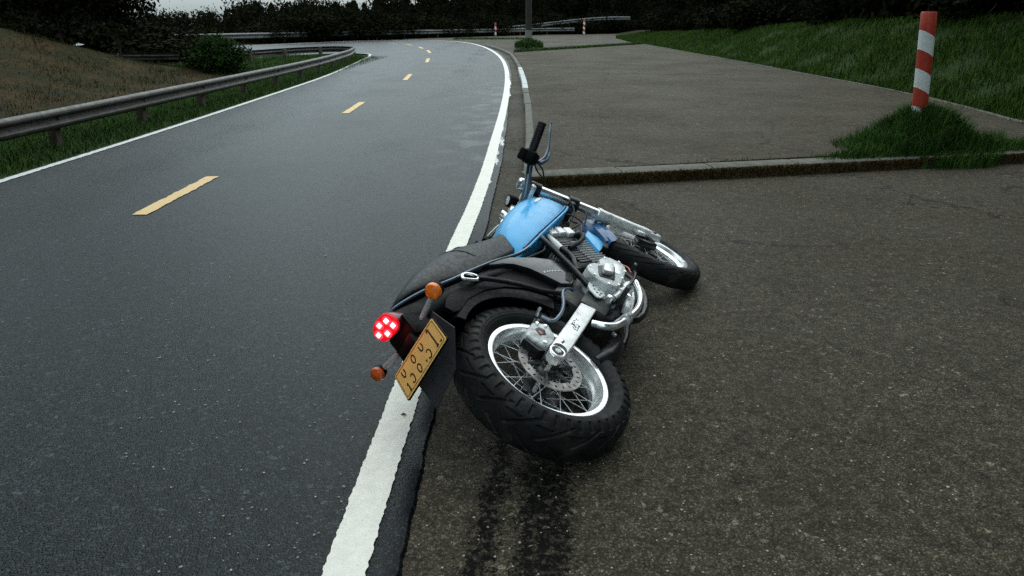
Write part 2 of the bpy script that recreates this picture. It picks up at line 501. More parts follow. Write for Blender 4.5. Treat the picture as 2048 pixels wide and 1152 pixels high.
# ragged paint spilled past the edge line
def blob(name, cx, cy, w, l, parent, m, z, seed):
    r = random.Random(seed); V = [(cx, cy, z)]; n = 44
    for k in range(n):
        a = 2 * math.pi * k / n; q = .65 + .35 * math.sin(a * 3 + seed) * math.sin(a * 5 + 2 * seed) + r.uniform(-.25, .25)
        V.append((cx + w * q * math.cos(a), cy + l * q * math.sin(a), z))
    F = [(0, 1 + k, 1 + (k + 1) % n) for k in range(n)]
    return pydata(name, V, F, m, parent, smooth=None)
for i, (cx, cy, w, l) in enumerate([(-.135, 8.55, .05, .55), (-.175, 7.35, .045, .30), (-.16, 7.75, .04, .14), (-.13, 9.5, .035, .25), (-.06, 16.4, .045, 1.6), (-.075, 14.2, .05, 1.0), (-.11, 12.4, .035, .6), (-.21, 6.3, .03, .16), (-.09, 18.8, .05, .9)]):
    blob('paint_spill', cx, cy, w, l, road, M['thin_paint'], ROADZ + .0035 + .0002 * i, i + 1)

# ------------------------------------------------------------------ pavement (old asphalt) right of the road
ys = np.concatenate([np.linspace(-6, 30, 37), np.linspace(32, 82, 26)])
xl = np.interp(ys, [-6, 1, 5, 13, 22, 27, 35, 42, 48, 52, 54.5, 58, 62, 69, 82], [-.45, -.45, -.33, -.2, -.2, -.4, -1.0, -1.9, -3.0, -4.6, -7.5, -8.6, -6.6, -1.8, 8])
xr = np.interp(ys, [-6, 6, 9.4, 10.9, 13, 16, 42, 60, 75, 82], [6.5, 6.5, 6.8, 7.1, 7.45, 7.65, 7.65, 8.6, 10.8, 13])
V, Fq = [], []
for yv, a, b in zip(ys, xl, xr):
    for k in range(9): V.append((a + (b - a) * k / 8, yv, 0.))
for i in range(len(ys) - 1):
    for k in range(8): Fq.append((i * 9 + k, i * 9 + k + 1, (i + 1) * 9 + k + 1, (i + 1) * 9 + k))
pave = tag(pydata('pavement', V, Fq, M['pave'], smooth=180), 'old brownish asphalt pavement under the motorcycle, wet tracks behind the tyre', None, None, 'structure')

# raised island of old asphalt with kerbs
KL = spline([(.215, 6.33), (.22, 7.0), (.25, 8.04), (.30, 10.5), (.335, 14.3), (.33, 18), (.29, 21.75), (.17, 27), (.05, 31.0)], 10)
KLa = np.array(KL)
ISZ = .105
def island_xy(s, tt):
    yf = 6.33 + s * 1.62; yb = 31.2 + s * 10.8
    yv = yf + (yb - yf) * tt
    a = np.interp(yv, KLa[:, 1], KLa[:, 0]); b = np.interp(yv, [6, 9.4, 10.9, 13, 16, 29, 42], [6.4, 6.74, 7.03, 7.32, 7.42, 7.45, 7.4])
    return a + (b - a) * s, yv
V, Fq = [], []
NS, NTt = 14, 46
for j in range(NTt + 1):
    for i in range(NS + 1):
        px, py = island_xy(i / NS, (j / NTt) ** 1.6)
        V.append((px, py, ISZ))
for j in range(NTt):
    for i in range(NS): Fq.append((j * (NS + 1) + i, j * (NS + 1) + i + 1, (j + 1) * (NS + 1) + i + 1, (j + 1) * (NS + 1) + i))
bm = bmesh.new()
bv = [bm.verts.new(p) for p in V]
for f in Fq: bm.faces.new([bv[i] for i in f])
be = [e for e in bm.edges if e.is_boundary]
g = bmesh.ops.extrude_edge_only(bm, edges=be)
for e in g['geom']:
    if isinstance(e, bmesh.types.BMVert): e.co.z = -.02
island = MB().bm(bm).build('raised_pavement', M['island'], smooth=30)
tag(island, 'raised pad of old asphalt behind the kerb, beside the road', None, None, 'structure')

# kerb stones
t = NT('kerb concrete')
n = t.noise(14, 7, .65)
c = t.mix(t.ramp(n, .3, .7), (.080, .075, .060), (.145, .135, .110))
g = t.n.new('ShaderNodeNewGeometry')
nz = t.xyz(g.outputs['Normal'])[2]
c = t.mix(t.ramp(t.noise(5, 6, .7), .5, .7, 0, .6), c, (.045, .042, .03))
t.set(Base_Color=c, Roughness=.9); t.bump(t.noise(90, 4), .5, .004)
M['kerb'] = t.m
M['rail_kerb'] = simple('mossy edging', (.085, .078, .058), .9, var=.35, scale=7, dirt=.6, bump=.3)
M['whitewash'] = paint('whitewash', (.55, .56, .55), amt=1.5, scale=9)
M['kerb_moss'] = simple('mossy kerb face', (.030, .022, .011), .95, var=.5, scale=22, bump=.6, spec=.1)
def kerb_run(P, length, gap, w, z0, z1, parent, mats, name='kerb_stone', side=1, white=None):
    P = resample(P, .05); d = np.r_[0, np.cumsum(np.linalg.norm(np.diff(P, axis=0), axis=1))]
    tot = d[-1]; s = 0.
    while s < tot - .2:
        e = min(s + length, tot)
        q = []
        for u in np.linspace(s + gap, e - gap, 4): q.append([np.interp(u, d, P[:, 0]), np.interp(u, d, P[:, 1])])
        q = np.array(q); A = offset(q, 0.); B = offset(q, w * side)
        dz = random.uniform(-.006, .006); dw = random.uniform(-.006, .006)
        m = MB()
        rings = []
        for a, b in zip(A, B):
            a = a + dw * (a - b) / w; c1 = a + (b - a) * .12
            rings.append([(*a, z0), (*a, z1 + dz - .012), (*c1, z1 + dz), (*b, z1 + dz), (*b, z0)])
        m.loft(rings)
        ww = white and white[0] < q[1][1] < white[1]
        o = m.build(name, M['whitewash'] if ww else mats, parent, smooth=30)
        if ww: o['label'] = 'whitewashed kerb stone'
        s = e
kerb = tag(empty('kerb', (.2, 6.3, 0)), 'low grey kerb round the raised pad', None, None, 'structure')
def world_child(parent):
    """children are given in world coordinates"""
    return Matrix.Translation(-Vector(parent.location))
def bake(parent):
    mt = world_child(parent)
    done = set()
    for ch in parent.children:
        if ch.type == 'MESH' and ch.data.name not in done:
            ch.data.transform(mt); done.add(ch.data.name)
kerb_run(spline([(.10, 6.2), (.115, 7.0), (.15, 8.04), (.19, 10.1), (.21, 13.4), (.21, 18.0), (.16, 22), (.05, 26.5), (-.09, 30), (-.6, 35.4), (-1.5, 41.5)], 8), .95, .006, .115, -.02, .10, kerb, M['kerb'], white=(15, 21))
kerb_run([(.12, 6.08), (6.3, 7.50)], .9, .007, .20, -.02, .115, kerb, M['kerb'], side=-1)
kerb_run([(7.42, 42), (7.50, 29.18), (7.46, 20.1), (7.46, 15.97), (7.36, 12.97), (7.07, 10.9), (6.78, 9.4)], 1.4, .01, .07, -.02, .118, kerb, M['rail_kerb'], side=-1)
bake(kerb)

# ------------------------------------------------------------------ grass as stuff
def grassmat(name, a, b, tip):
    t = NT(name)
    n = t.noise(2.2, 5, .7); f = t.noise(60, 2)
    c = t.mix(t.ramp(n, .3, .7), a, b)
    c = t.mix(t.ramp(f, .5, .75, 0, .7), c, tip)
    t.set(Base_Color=c, Roughness=.8, Specular_IOR_Level=.08)
    return t.m
M['grass'] = grassmat('green grass', (.022, .055, .012), (.048, .090, .018), (.075, .085, .03))
M['grass_dark'] = grassmat('deep green grass', (.018, .054, .008), (.040, .095, .014), (.10, .115, .035))
M['grass_dry'] = grassmat('dry grass', (.026, .023, .007), (.048, .037, .013), (.022, .030, .008))
M['grass_slope'] = grassmat('slope grass', (.018, .050, .005), (.042, .080, .009), (.085, .068, .018))
def blades(name, P, hmin, hmax, w, m, label, lean=.5, cat=None):
    N = len(P)
    h = rng.uniform(hmin, hmax, N); a = rng.uniform(0, 2 * np.pi, N); l = rng.uniform(.1, lean, N) * h
    b = a + rng.normal(1.57, .5, N)
    ww = w * rng.uniform(.6, 1.3, N)
    dx, dy = np.cos(a), np.sin(a); ex, ey = np.cos(b), np.sin(b)
    v = np.empty((N, 5, 3))
    v[:, 0] = P + np.c_[ex * ww, ey * ww, -0.01 * np.ones(N)]
    v[:, 1] = P - np.c_[ex * ww, ey * ww, 0.01 * np.ones(N)]
    mid = P + np.c_[dx * l * .3, dy * l * .3, h * .6]
    v[:, 2] = mid - np.c_[ex * ww, ey * ww, 0 * h] * .7
    v[:, 3] = mid + np.c_[ex * ww, ey * ww, 0 * h] * .7
    v[:, 4] = P + np.c_[dx * l, dy * l, h * rng.uniform(.85, 1, N)]
    me = bpy.data.meshes.new(name)
    me.vertices.add(N * 5); me.vertices.foreach_set('co', v.ravel())
    base = (np.arange(N) * 5)[:, None]
    lo = np.concatenate([base + np.array([[0, 1, 2, 3]]), base + np.array([[3, 2, 4]])], 1)
    me.loops.add(N * 7); me.loops.foreach_set('vertex_index', lo.ravel().astype(np.int32))
    st = np.stack([np.arange(N) * 7, np.arange(N) * 7 + 4], 1).ravel()
    me.polygons.add(N * 2); me.polygons.foreach_set('loop_start', st.astype(np.int32))
    me.update(calc_edges=True); me.validate()
    me.materials.append(m)
    o = link(name, me)
    return tag(o, label, cat, None, 'stuff')
def clump(P, amount=.5, cell=.35):
    """keep points in clumps"""
    f = np.sin(P[:, 0] / cell * 2.1 + 1.3 * np.sin(P[:, 1] / cell * .7)) + np.sin(P[:, 1] / cell * 1.7 + 1.1 * np.sin(P[:, 0] / cell))
    return P[(f + rng.normal(0, 1.2, len(P))) > (amount * 2 - 1.2)]
def onground(x, y): return np.c_[x, y, ground_z(x, y)]
def rail_x(y): return np.interp(y, [0, 9, 14, 19, 24, 27.5, 29], [-5.32, -5.2, -5.15, -5.2, -5.45, -5.85, -6.2])
def left_x(y): return np.interp(y, La[:1300, 1], La[:1300, 0])
# verge under the left rail
yv = 2.5 + 27 * rng.random(85000) ** 1.25
u = rng.random(85000)
xv = (left_x(yv) - .05) * (1 - u) + (rail_x(yv) - 1.5) * u
keep = rng.random(85000) < np.clip(.1 + u * 3.2, 0, 1)
blades('verge_grass', onground(xv, yv)[keep], .04, .12, .006, M['grass'], 'short green grass strip under the left guard rail', .9, None)
# hill: dry grass
N = 60000
yv = 3 + 20 * rng.random(N); xv = -6.6 - 13 * rng.random(N) ** 1.2
P = clump(onground(xv, yv), .45, .5)
blades('dry_grass', P, .03, .09, .006, M['grass_dry'], 'short dry brown grass on the hill behind the left rail', .9)
# meadow inside the bend
N = 26000
yv = 21.5 + 9 * rng.random(N); xv = -6.1 - 5 * rng.random(N)
blades('meadow_grass', clump(onground(xv, yv), .3), .06, .18, .01, M['grass'], 'green meadow grass inside the bend of the rail', .9)
# right slope
N = 190000
yv = 6.5 + 62 * rng.random(N) ** 1.7
x0 = np.interp(yv, [-5, 6, 9.4, 10.9, 13, 16, 42, 60, 75], [6.4, 6.4, 6.72, 7.05, 7.38, 7.5, 7.55, 8.4, 10.5])
xv = x0 + 5.2 * rng.random(N) ** 1.1
P = clump(onground(xv, yv), .25, .6)
blades('slope_grass', P, .07, .22, .008, M['grass_slope'], 'long grass on the slope right of the raised pad', .9)

# grass mound at the striped post (earth heap + tuft)
def front_y(x): return 6.03 + .232 * x
def mound_z(x, y):
    """height of the grassy heap above the pavement (0); runs into the raised pad behind the kerb"""
    x = np.asarray(x, float); y = np.asarray(y, float)
    d = np.sqrt(((x - 4.38) / .72) ** 2 + ((y - 7.56) / .72) ** 2)
    z = .40 * S(1.12 - d)
    z = np.maximum(z, 0.165 * S(1.35 - np.sqrt(((x - 3.82) / .50) ** 2 + ((y - 7.15) / .34) ** 2)))
    ridge = .135 * S((x - 2.7) / .9) * S((7.6 - x) / .6) * S((.36 - np.abs(y - front_y(x) - .22)) / .25)
    z = np.maximum(z, ridge)
    return z * S((y - front_y(x) + .02) / .16)
mgx, mgy = np.linspace(1.9, 7.4, 70), np.linspace(0, 1, 44)
V, Fq = [], []
for j in mgy:
    for px in mgx:
        py = front_y(px) - .03 + 2.3 * j
        h = float(mound_z(px, py))
        V.append((px, py, h - .006 if h > .012 else -.03))
for j in range(43):
    for i in range(69): Fq.append((j * 70 + i, j * 70 + i + 1, (j + 1) * 70 + i + 1, (j + 1) * 70 + i))
M['earth'] = simple('mound earth', (.018, .017, .008), .95, var=.4, scale=9, bump=.6, spec=.1)
tag(pydata('grass_mound', V, Fq, M['earth'], smooth=180), 'earth heap overgrown with grass at the foot of the striped post', None, None, 'structure')
N = 70000
xv = 2.0 + 5.2 * rng.random(N); yv = front_y(xv) - .02 + 2.3 * rng.random(N)
mz = mound_z(xv, yv); k = (mz > .03) & ((yv < front_y(xv) + .30) | (mz > .115))
P = np.c_[xv, yv, mz - .01][k]
blades('mound_grass', P, .04, .13, .004, M['grass_dark'], 'dark green tuft of grass heaped round the foot of the striped post', 1.0)
N = 9000
a = rng.random(N) * 6.28; r = .86 * rng.random(N) ** .75
xv, yv = 4.36 + r * np.cos(a), 7.6 + .8 * r * np.sin(a)
blades('tall_grass', np.c_[xv, yv, mound_z(xv, yv) - .01], .10, .24, .0045, M['grass_dark'], 'taller blades on the crown of the grass mound round the striped post', 1.0)
N = 1500
xv = 1.6 + 4.7 * rng.random(N) ** .6; yv = front_y(xv) + .25 + .06 * rng.random(N) + .02
P = clump(np.c_[xv, yv, np.full(N, .100)], .6, .12)
blades('kerb_grass', P, .012, .05, .0035, M['grass'], 'sparse weeds along the back edge of the front kerb', 1.2)
# moss and litter on the front kerb face
N = 16000
xv = .12 + 6.0 * rng.random(N); yv = 6.08 + .232 * (xv - .12) - .012 - .016 * rng.random(N)
P = np.c_[xv, yv, .0 + .085 * rng.random(N)]
M['moss'] = grassmat('brown moss', (.070, .046, .020), (.105, .070, .030), (.05, .06, .02))
blades('kerb_moss', P, .012, .035, .006, M['moss'], 'brown moss and dead leaves along the front face of the kerb', 1.6)
# strip at the back of the pad
N = 9000
u = rng.random(N); xv = .1 + 7.3 * u; yv = 31.3 + 10.8 * u + .9 * rng.random(N)
blades('strip_grass', np.c_[xv, yv, np.full(N, .05)], .06, .2, .014, M['grass'], 'thin strip of grass along the back of the raised pad', .8)
N = 2500
a = rng.random(N) * 6.28; r = .75 * rng.random(N) ** .7
blades('pole_grass', np.c_[.86 + r * np.cos(a), 38.3 + r * np.sin(a), .05 + .22 * (1 - r / .75)], .15, .38, .016, M['grass'], 'tuft of grass at the foot of the dark pole', .8)
N = 1500
blades('bend_grass', np.c_[-4.5 + 5.5 * rng.random(N), 56 + 4 * rng.random(N), np.full(N, 0.)], .05, .14, .02, M['grass'], 'thin line of weeds between road and far pavement', .8)

# loose grit on the asphalt
M['grit'] = simple('pale grit', (.30, .27, .23), .8, var=.4, scale=12)
m = MB()
for i in range(1500):
    yv = 1.3 + 6.5 * random.random() ** 1.8; xv = random.uniform(-.66, .8) * yv
    if -.5 < xv < -.28: continue
    if -.2 < xv < .35 and yv > 5.9: continue
    if xv > .35 and yv > 5.9 + .232 * xv: continue
    r_ = random.uniform(.0016, .0042) * (1.6 if random.random() < .06 else 1)
    z0 = ROADZ if xv < -.4 else 0.
    bm = bmesh.new(); bmesh.ops.create_icosphere(bm, subdivisions=1, radius=r_)
    for v in bm.verts: v.co = Vector((v.co.x * random.uniform(.8, 1.4) + xv, v.co.y * random.uniform(.8, 1.3) + yv, v.co.z * .6 + z0 + r_ * .3))
    m.bm(bm)
tag(m.build('grit', M['grit'], smooth=None), 'scattered pale grit lying on the asphalt', None, None, 'stuff')

# ------------------------------------------------------------------ guard rails
t = NT('galvanised rail')
n = t.noise(4, 7, .7); n2 = t.noise(30, 5, .7)
c = t.mix(t.ramp(n, .3, .7), (.10, .105, .105), (.21, .215, .21))
c = t.mix(t.ramp(n2, .42, .66, 0, .8), c, (.045, .038, .027))
t.set(Base_Color=c, Metallic=.2, Roughness=t.ramp(n2, .3, .7, .42, .7)); t.bump(n2, .2, .004)
M['rail'] = t.m
M['rail_old'] = simple('weathered brown rail', (.050, .047, .039), .45, .3, var=.35, scale=6, dirt=.6, bump=.2)
M['rail_post'] = simple('rail post', (.075, .055, .038), .85, .1, var=.3, scale=9, dirt=.5)
WPROF = [(.0, -.5), (.055, -.44), (.075, -.36), (.075, -.24), (.02, -.12), (.0, -.05), (.0, .05), (.02, .12), (.075, .24), (.075, .36), (.055, .44), (.0, .5)]
def guard_rail(P, top, height, side, label, group=None, post_gap=2.0, sag=None, depth=1.0, mat='rail', zf=None):
    P = resample(P, .25); d = np.r_[0, np.cumsum(np.linalg.norm(np.diff(P, axis=0), axis=1))]
    g = empty('guard_rail', (float(P[0][0]), float(P[0][1]), 0))
    tag(g, label, 'guard rail', group)
    nsec = int(d[-1] / post_gap)
    zb = zf or (lambda x, y: 0.)
    for s in range(nsec):
        us = np.linspace(s * post_gap - .04, (s + 1) * post_gap + .04, 7 if post_gap > 2.5 else 6)
        q = np.c_[np.interp(us, d, P[:, 0]), np.interp(us, d, P[:, 1])]
        T = np.gradient(q, axis=0); T /= np.linalg.norm(T, axis=1)[:, None]; Nn = np.c_[T[:, 1], -T[:, 0]] * side
        rings = []
        for (p, nn) in zip(q, Nn):
            z0 = zb(p[0], p[1]) + top - height / 2
            lap = .004 * (s % 2)
            fr = [(p[0] + nn[0] * (o_ * depth + lap), p[1] + nn[1] * (o_ * depth + lap), z0 + h_ * height) for o_, h_ in WPROF]
            bk = [(p[0] + nn[0] * (o_ * depth + lap - .008), p[1] + nn[1] * (o_ * depth + lap - .008), z0 + h_ * height) for o_, h_ in reversed(WPROF)]
            rings.append(fr + bk)
        MB().loft(rings).build('rail_beam', M[mat], g, smooth=40)
        p = np.array([np.interp(s * post_gap + .3, d, P[:, 0]), np.interp(s * post_gap + .3, d, P[:, 1])])
        T0 = T[0]; n0 = Nn[0]
        z0 = zb(p[0], p[1])
        rot = Matrix(((T0[0], n0[0], 0), (T0[1], n0[1], 0), (0, 0, 1)))
        pm = MB(); pm.box((p[0] - n0[0] * .075, p[1] - n0[1] * .075, z0 + (top - .03) / 2 - .1), (.11, .10, top - .03 + .2), rot, .008)
        pm.build('post', M['rail_post'], g)
        bm_ = MB(); bm_.lathe([(0, .0), (.016, .0), (.016, .012), (0, .014)], (p[0] + n0[0] * .01, p[1] + n0[1] * .01, z0 + top - height / 2), (n0[0], n0[1], 0), 8)
        bm_.build('bolt', M['rail_post'], g)
    bake(g)
    return g
near = spline([(-5.42, -2), (-5.36, 3), (-5.27, 9), (-5.22, 14), (-5.25, 19), (-5.48, 23.5), (-5.82, 26.8), (-6.25, 28.6), (-6.9, 29.1), (-7.7, 28.3), (-8.4, 26.6), (-9.1, 24.6), (-10.4, 23.7), (-13, 23.3), (-17, 22.8)], 10)
guard_rail(near, .43, .22, 1, 'weathered guard rail along the left verge curling round the inside of the bend', None, 2.0, depth=.7, mat='rail_old')
far = spline([(-30, 30), (-22, 36.3), (-17, 44.5), (-13, 51.5), (-9.5, 57), (-6, 62), (-1.2, 69), (4, 75), (9.3, 79)], 10)
guard_rail(far, .64, .34, 1, 'long grey guard rail round the outside of the bend, in front of the woods', None, 4.0)
upper = spline([(-2.6, 68.6), (1.5, 73.2), (6, 77.4), (10.5, 80.2), (14, 81.5)], 10)
guard_rail(upper, .78, .36, 1, 'pale guard rail climbing to the right behind the lower rail', None, 4.0, zf=lambda x, y: float(.95 * S((x + 2.6) / 14)))

# ------------------------------------------------------------------ red and white posts
M['post_white'] = paint('post white', (.72, .74, .72), amt=.2, scale=18)
M['post_red'] = paint('post red', (.42, .035, .014), dark=(.18, .02, .01), amt=.2, scale=18)
def striped_post(loc, h, r, lean, label, group, first_from_base=.2, bands=7, spiral=True, step_m=0):
    g = empty('striped_post', loc); tag(g, label, 'marker post', group)
    n = 24; step = h / (bands - .15)
    slope = .55 if spiral else 0
    edges = [0.0] + [first_from_base * step + i * step for i in range(bands - 1)] + [h]
    if step_m: edges = [0.0] + [h - step_m * (1.08 + k) for k in range(bands - 2, -1, -1)] + [h]
    lx, ly = lean
    for i in range(bands):
        rings = []
        for z in (edges[i], edges[i + 1]):
            ring = []
            sl = 0 if z in (0.0, h) else slope
            for k in range(n):
                a = 2 * math.pi * k / n
                zz = z - sl * r * math.cos(a)
                ring.append((r * math.cos(a) + lx * zz, r * math.sin(a) + ly * zz, zz))
            rings.append(ring)
        m = MB()
        if i == bands - 1:
            top = [(p[0] * 1.0 - .0, p[1], p[2] + .012) for p in rings[-1]]
            c = np.mean(rings[-1], 0)
            top = [tuple(c + (np.array(p) - c) * .88 + np.array([0, 0, .012])) for p in rings[-1]]
            rings.append(top)
        m.loft(rings)
        red_ = (bands - 1 - i) % 2 == 0
        m.build('red_band' if red_ else 'white_band', M['post_red' if red_ else 'post_white'], g, smooth=50)
    return g
striped_post((4.318, 7.55, .20), 1.255, .074, (-.104, 0), 'tall red and white striped post standing in the grass mound, nearest of the posts', 'red and white marker posts', .55, 7, step_m=.186)
striped_post((-1.5, 67.6, 0), 1.15, .085, (.0, 0), 'small red and white post in front of the far rail, left of the dark pole', 'red and white marker posts', .5, 5)
striped_post((7.0, 72.5, 0), 1.5, .095, (.0, 0), 'small red and white post in front of the far rail, right of the dark pole', 'red and white marker posts', .5, 7)
striped_post((-17.6, 52.5, -.2), 1.0, .085, (0, 0), 'tiny red marker post above the far rail, farther left of the two behind it', 'red and white marker posts', .5, 5)
striped_post((-13.4, 54.9, -.1), 1.0, .085, (0, 0), 'tiny red marker post above the far rail, nearer the bend than its twin', 'red and white marker posts', .5, 5)

# dark pole on the grass tuft
M['pole'] = simple('tarred wood', (.022, .018, .013), .85, var=.3, scale=5, bump=.4)
M['pole_base'] = simple('pole sleeve', (.15, .145, .13), .85, var=.25, scale=6)
g = tag(empty('utility_pole', (.86, 38.5, 0)), 'dark wooden pole with a grey foot standing in a grass tuft', 'pole')
MB().tube([(0, 0, .9), (-.02, 0, 4), (-.03, 0, 9)], [.16, .15, .13], 16, 4).build('pole_shaft', M['pole'], g)
MB().tube([(0, 0, -.1), (0, 0, .9)], [.185, .175], 16, 1).build('pole_foot', M['pole_base'], g)

# ------------------------------------------------------------------ trees, bushes
def leafmat(name, a, b):
    t = NT(name)
    c = t.mix(t.ramp(t.noise(.8, 4, .6), .3, .7), a, b)
    t.set(Base_Color=c, Roughness=.9, Specular_IOR_Level=.04)
    return t.m
M['leaf'] = leafmat('dark leaves', (.005, .0062, .0022), (.011, .0130, .0042))
M['leaf_green'] = leafmat('green leaves', (.012, .028, .006), (.024, .044, .010))
M['bark'] = simple('bark', (.035, .026, .018), .95, var=.4, scale=8, bump=.6, spec=.1)
def crown_mesh(name, n, shape, size, m, seed):
    r = np.random.default_rng(seed)
    P = []
    ncl = 60
    cl = []
    for i in range(ncl):
        if shape == 'conifer':
            h = r.random() ** 1.3; rad = (1 - h) * .34 + .02
            a = r.random() * 6.28; q = rad * (.35 + .65 * r.random())
            cl.append((q * math.cos(a), q * math.sin(a), .08 + h * .9, .10 * (1.15 - h)))
        elif shape == 'round':
            v = r.normal(0, 1, 3); v /= np.linalg.norm(v); q = r.random() ** .45
            cl.append((v[0] * q * .40, v[1] * q * .40, .56 + v[2] * q * .42, .11))
        else:
            v = r.normal(0, 1, 3); v /= np.linalg.norm(v); q = r.random() ** .5
            cl.append((v[0] * q * .52, v[1] * q * .52, .40 + v[2] * q * .42, .14))
    cl = np.array(cl)
    idx = r.integers(0, ncl, n)
    c = cl[idx, :3] + r.normal(0, 1, (n, 3)) * cl[idx, 3:4] * np.array([1, 1, .7])
    c[:, 2] = np.maximum(c[:, 2], .01)
    s = size * r.uniform(.5, 1.3, n)[:, None]
    a = r.normal(0, 1, (n, 3)); a /= np.linalg.norm(a, axis=1)[:, None]
    b = np.cross(a, r.normal(0, 1, (n, 3))); b /= np.linalg.norm(b, axis=1)[:, None]
    v = np.stack([c - a * s, c + b * s * .45, c + a * s, c - b * s * .45], 1)
    me = bpy.data.meshes.new(name)
    me.vertices.add(n * 4); me.vertices.foreach_set('co', v.ravel())
    me.loops.add(n * 4); me.loops.foreach_set('vertex_index', np.arange(n * 4, dtype=np.int32))
    me.polygons.add(n); me.polygons.foreach_set('loop_start', (np.arange(n) * 4).astype(np.int32))
    me.update(calc_edges=True); me.materials.append(m)
    return me
def trunk_mesh(name, seed, shape):
    r = random.Random(seed); m = MB()
    top = .95 if shape == 'conifer' else .62
    m.tube([(0, 0, -.05), (r.uniform(-.01, .01), r.uniform(-.01, .01), top * .5), (r.uniform(-.03, .03), r.uniform(-.03, .03), top)], [.022, .015, .004], 8, 3)
    for i in range(6):
        h = .2 + .6 * i / 6 * top; a = r.random() * 6.28; l = .22
        m.tube([(0, 0, h), (l * .5 * math.cos(a), l * .5 * math.sin(a), h + .06), (l * math.cos(a), l * math.sin(a), h + .14)], [.008, .003], 5, 2)
    o = m.build(name, M['bark']); me = o.data
    bpy.data.objects.remove(o)
    return me
KINDS = []
for i, (sh, n, sz) in enumerate([('conifer', 5200, .034), ('conifer', 5200, .030), ('round', 6000, .033), ('round', 6000, .036), ('bush', 5200, .044), ('bush', 5200, .04)]):
    KINDS.append((sh, crown_mesh('crown_' + sh, n, sh, sz, M['leaf'], 30 + i), trunk_mesh('trunk_' + sh, 50 + i, sh)))
GREEN_BUSH = crown_mesh('crown_bush', 7000, 'bush', .05, M['leaf_green'], 77)
def tree(x, y, h, w, kind, label, group, name='tree', cat='tree', z=None, crown=None, up=0.):
    g = empty(name, (x, y, float(ground_z(x, y)) if z is None else z))
    g.rotation_euler = (0, 0, random.uniform(0, 6.28)); g.scale = (w, w, h)
    tag(g, label, cat, group)
    o = link('trunk', KINDS[kind][2], g)
    o = link('crown', crown or KINDS[kind][1], g)
    if up: o.location = (0, 0, up)
    return g
# wood beyond the far rail: tops follow the skyline of the photograph
sky_px = [(-400, -60), (0, -50), (150, -40), (190, -6), (215, 4), (250, -4), (280, 12), (330, 14), (375, 26), (400, 14), (430, 22), (470, 16), (520, 14), (545, 4), (570, -6), (600, 2), (640, -2), (660, -8), (690, -4), (715, 2), (735, -4), (800, -14), (860, -30), (950, -50), (2400, -60)]
def skyline(p): return np.interp(p, [a for a, b in sky_px], [b for a, b in sky_px])
cnt = 0
for row, (dist, n, drop) in enumerate([(68, 44, 26), (80, 46, 10), (95, 52, 0), (112, 48, -2)]):
    for i in range(n):
        px = -60 + (1420) * (i + random.uniform(.1, .9)) / n
        yw = dist + random.uniform(-4, 4)
        xw = (px - 1024) / 1400 * yw * 1.06
        yl_ = float(far_line(xw)) + 3.0
        if yw < yl_ + 1: yw = yl_ + random.uniform(1, 5)
        if px < 480: yw = dist * .78 + random.uniform(-4, 4)
        xw = (px - 1024) / 1400 * yw * 1.06
        zt = 1.388 + (40 - skyline(px) - drop - random.uniform(-2, 7)) * yw * 1.05 / 1400
        zb = float(ground_z(xw, yw))
        h = max(1.6, (zt - zb) / 1.13)
        kind = random.choice([0, 1, 0, 1, 2, 3])
        tree(xw, yw, h, max(3.4, h * random.uniform(.55, .85)), kind, ('pointed dark conifer' if kind < 2 else 'rounded dark tree') + ' of the far wood ' + ('left of the sky gap' if px < 190 else 'under the pale sky gap, left of the bend' if px < 600 else 'behind the bend, left of the dark pole' if px < 1050 else 'beyond the far rails, right of the dark pole'), 'trees of the far wood')
# undergrowth in front of the far wood
for i in range(46):
    px = 420 + 900 * (i + random.random()) / 46
    xw = (px - 1024) / 1400 * 62
    yw = float(far_line(xw)) + random.uniform(1.5, 3.2)
    xw = (px - 1024) / 1400 * yw * 1.06
    yw = float(far_line(xw)) + random.uniform(1.6, 3.4)
    tree(xw, yw, random.uniform(1.4, 2.6), random.uniform(2.2, 3.4), random.choice([4, 5]), 'dark bush crowding behind the far guard rail ' + ('left of the bend' if px < 800 else 'between the bend and the dark pole' if px < 1050 else 'right of the dark pole'), 'bushes behind the far rail', 'bush', 'bush')
# wood behind the left hill
for i in range(30):
    px = -140 + 340 * (i + random.random()) / 30
    yw = random.uniform(27, 40)
    xw = (px - 1024) / 1400 * yw * 1.06
    h = random.uniform(5, 8)
    tree(xw, yw, h, h * random.uniform(.6, .8), random.choice([0, 1, 2, 3, 3, 2]), 'dark tree in the wood behind the brown hill', 'trees behind the left hill')
for i in range(22):
    px = -80 + 500 * (i + random.random()) / 22
    yw = random.uniform(25.5, 28)
    xw = (px - 1024) / 1400 * yw * 1.06
    tree(xw, yw, random.uniform(1.5, 2.2) * (1.0 if px < 330 else .6), random.uniform(2.0, 3.0), random.choice([4, 5]), 'dark bush in the hollow behind the brown hill', 'bushes behind the left hill', 'bush', 'bush', z=-.1)
tree(-11.15, 21.0, 2.3, 2.3, 2, 'thin dark tree on the crest of the brown hill, nearer the road of the two', None, up=.22)
tree(-12.3, 20.3, 2.2, 2.4, 3, 'thin dark tree on the crest of the brown hill, farther left of the two', None, up=.22)
# shrub at the foot of the hill
g = tree(-8.05, 20.4, 1.1, 1.15, 4, 'round green shrub at the foot of the brown hill', None, 'shrub', 'shrub', crown=GREEN_BUSH)
tree(-8.75, 21.2, .95, 1.2, 5, 'smaller olive shrub behind the round green shrub', None, 'shrub', 'shrub')
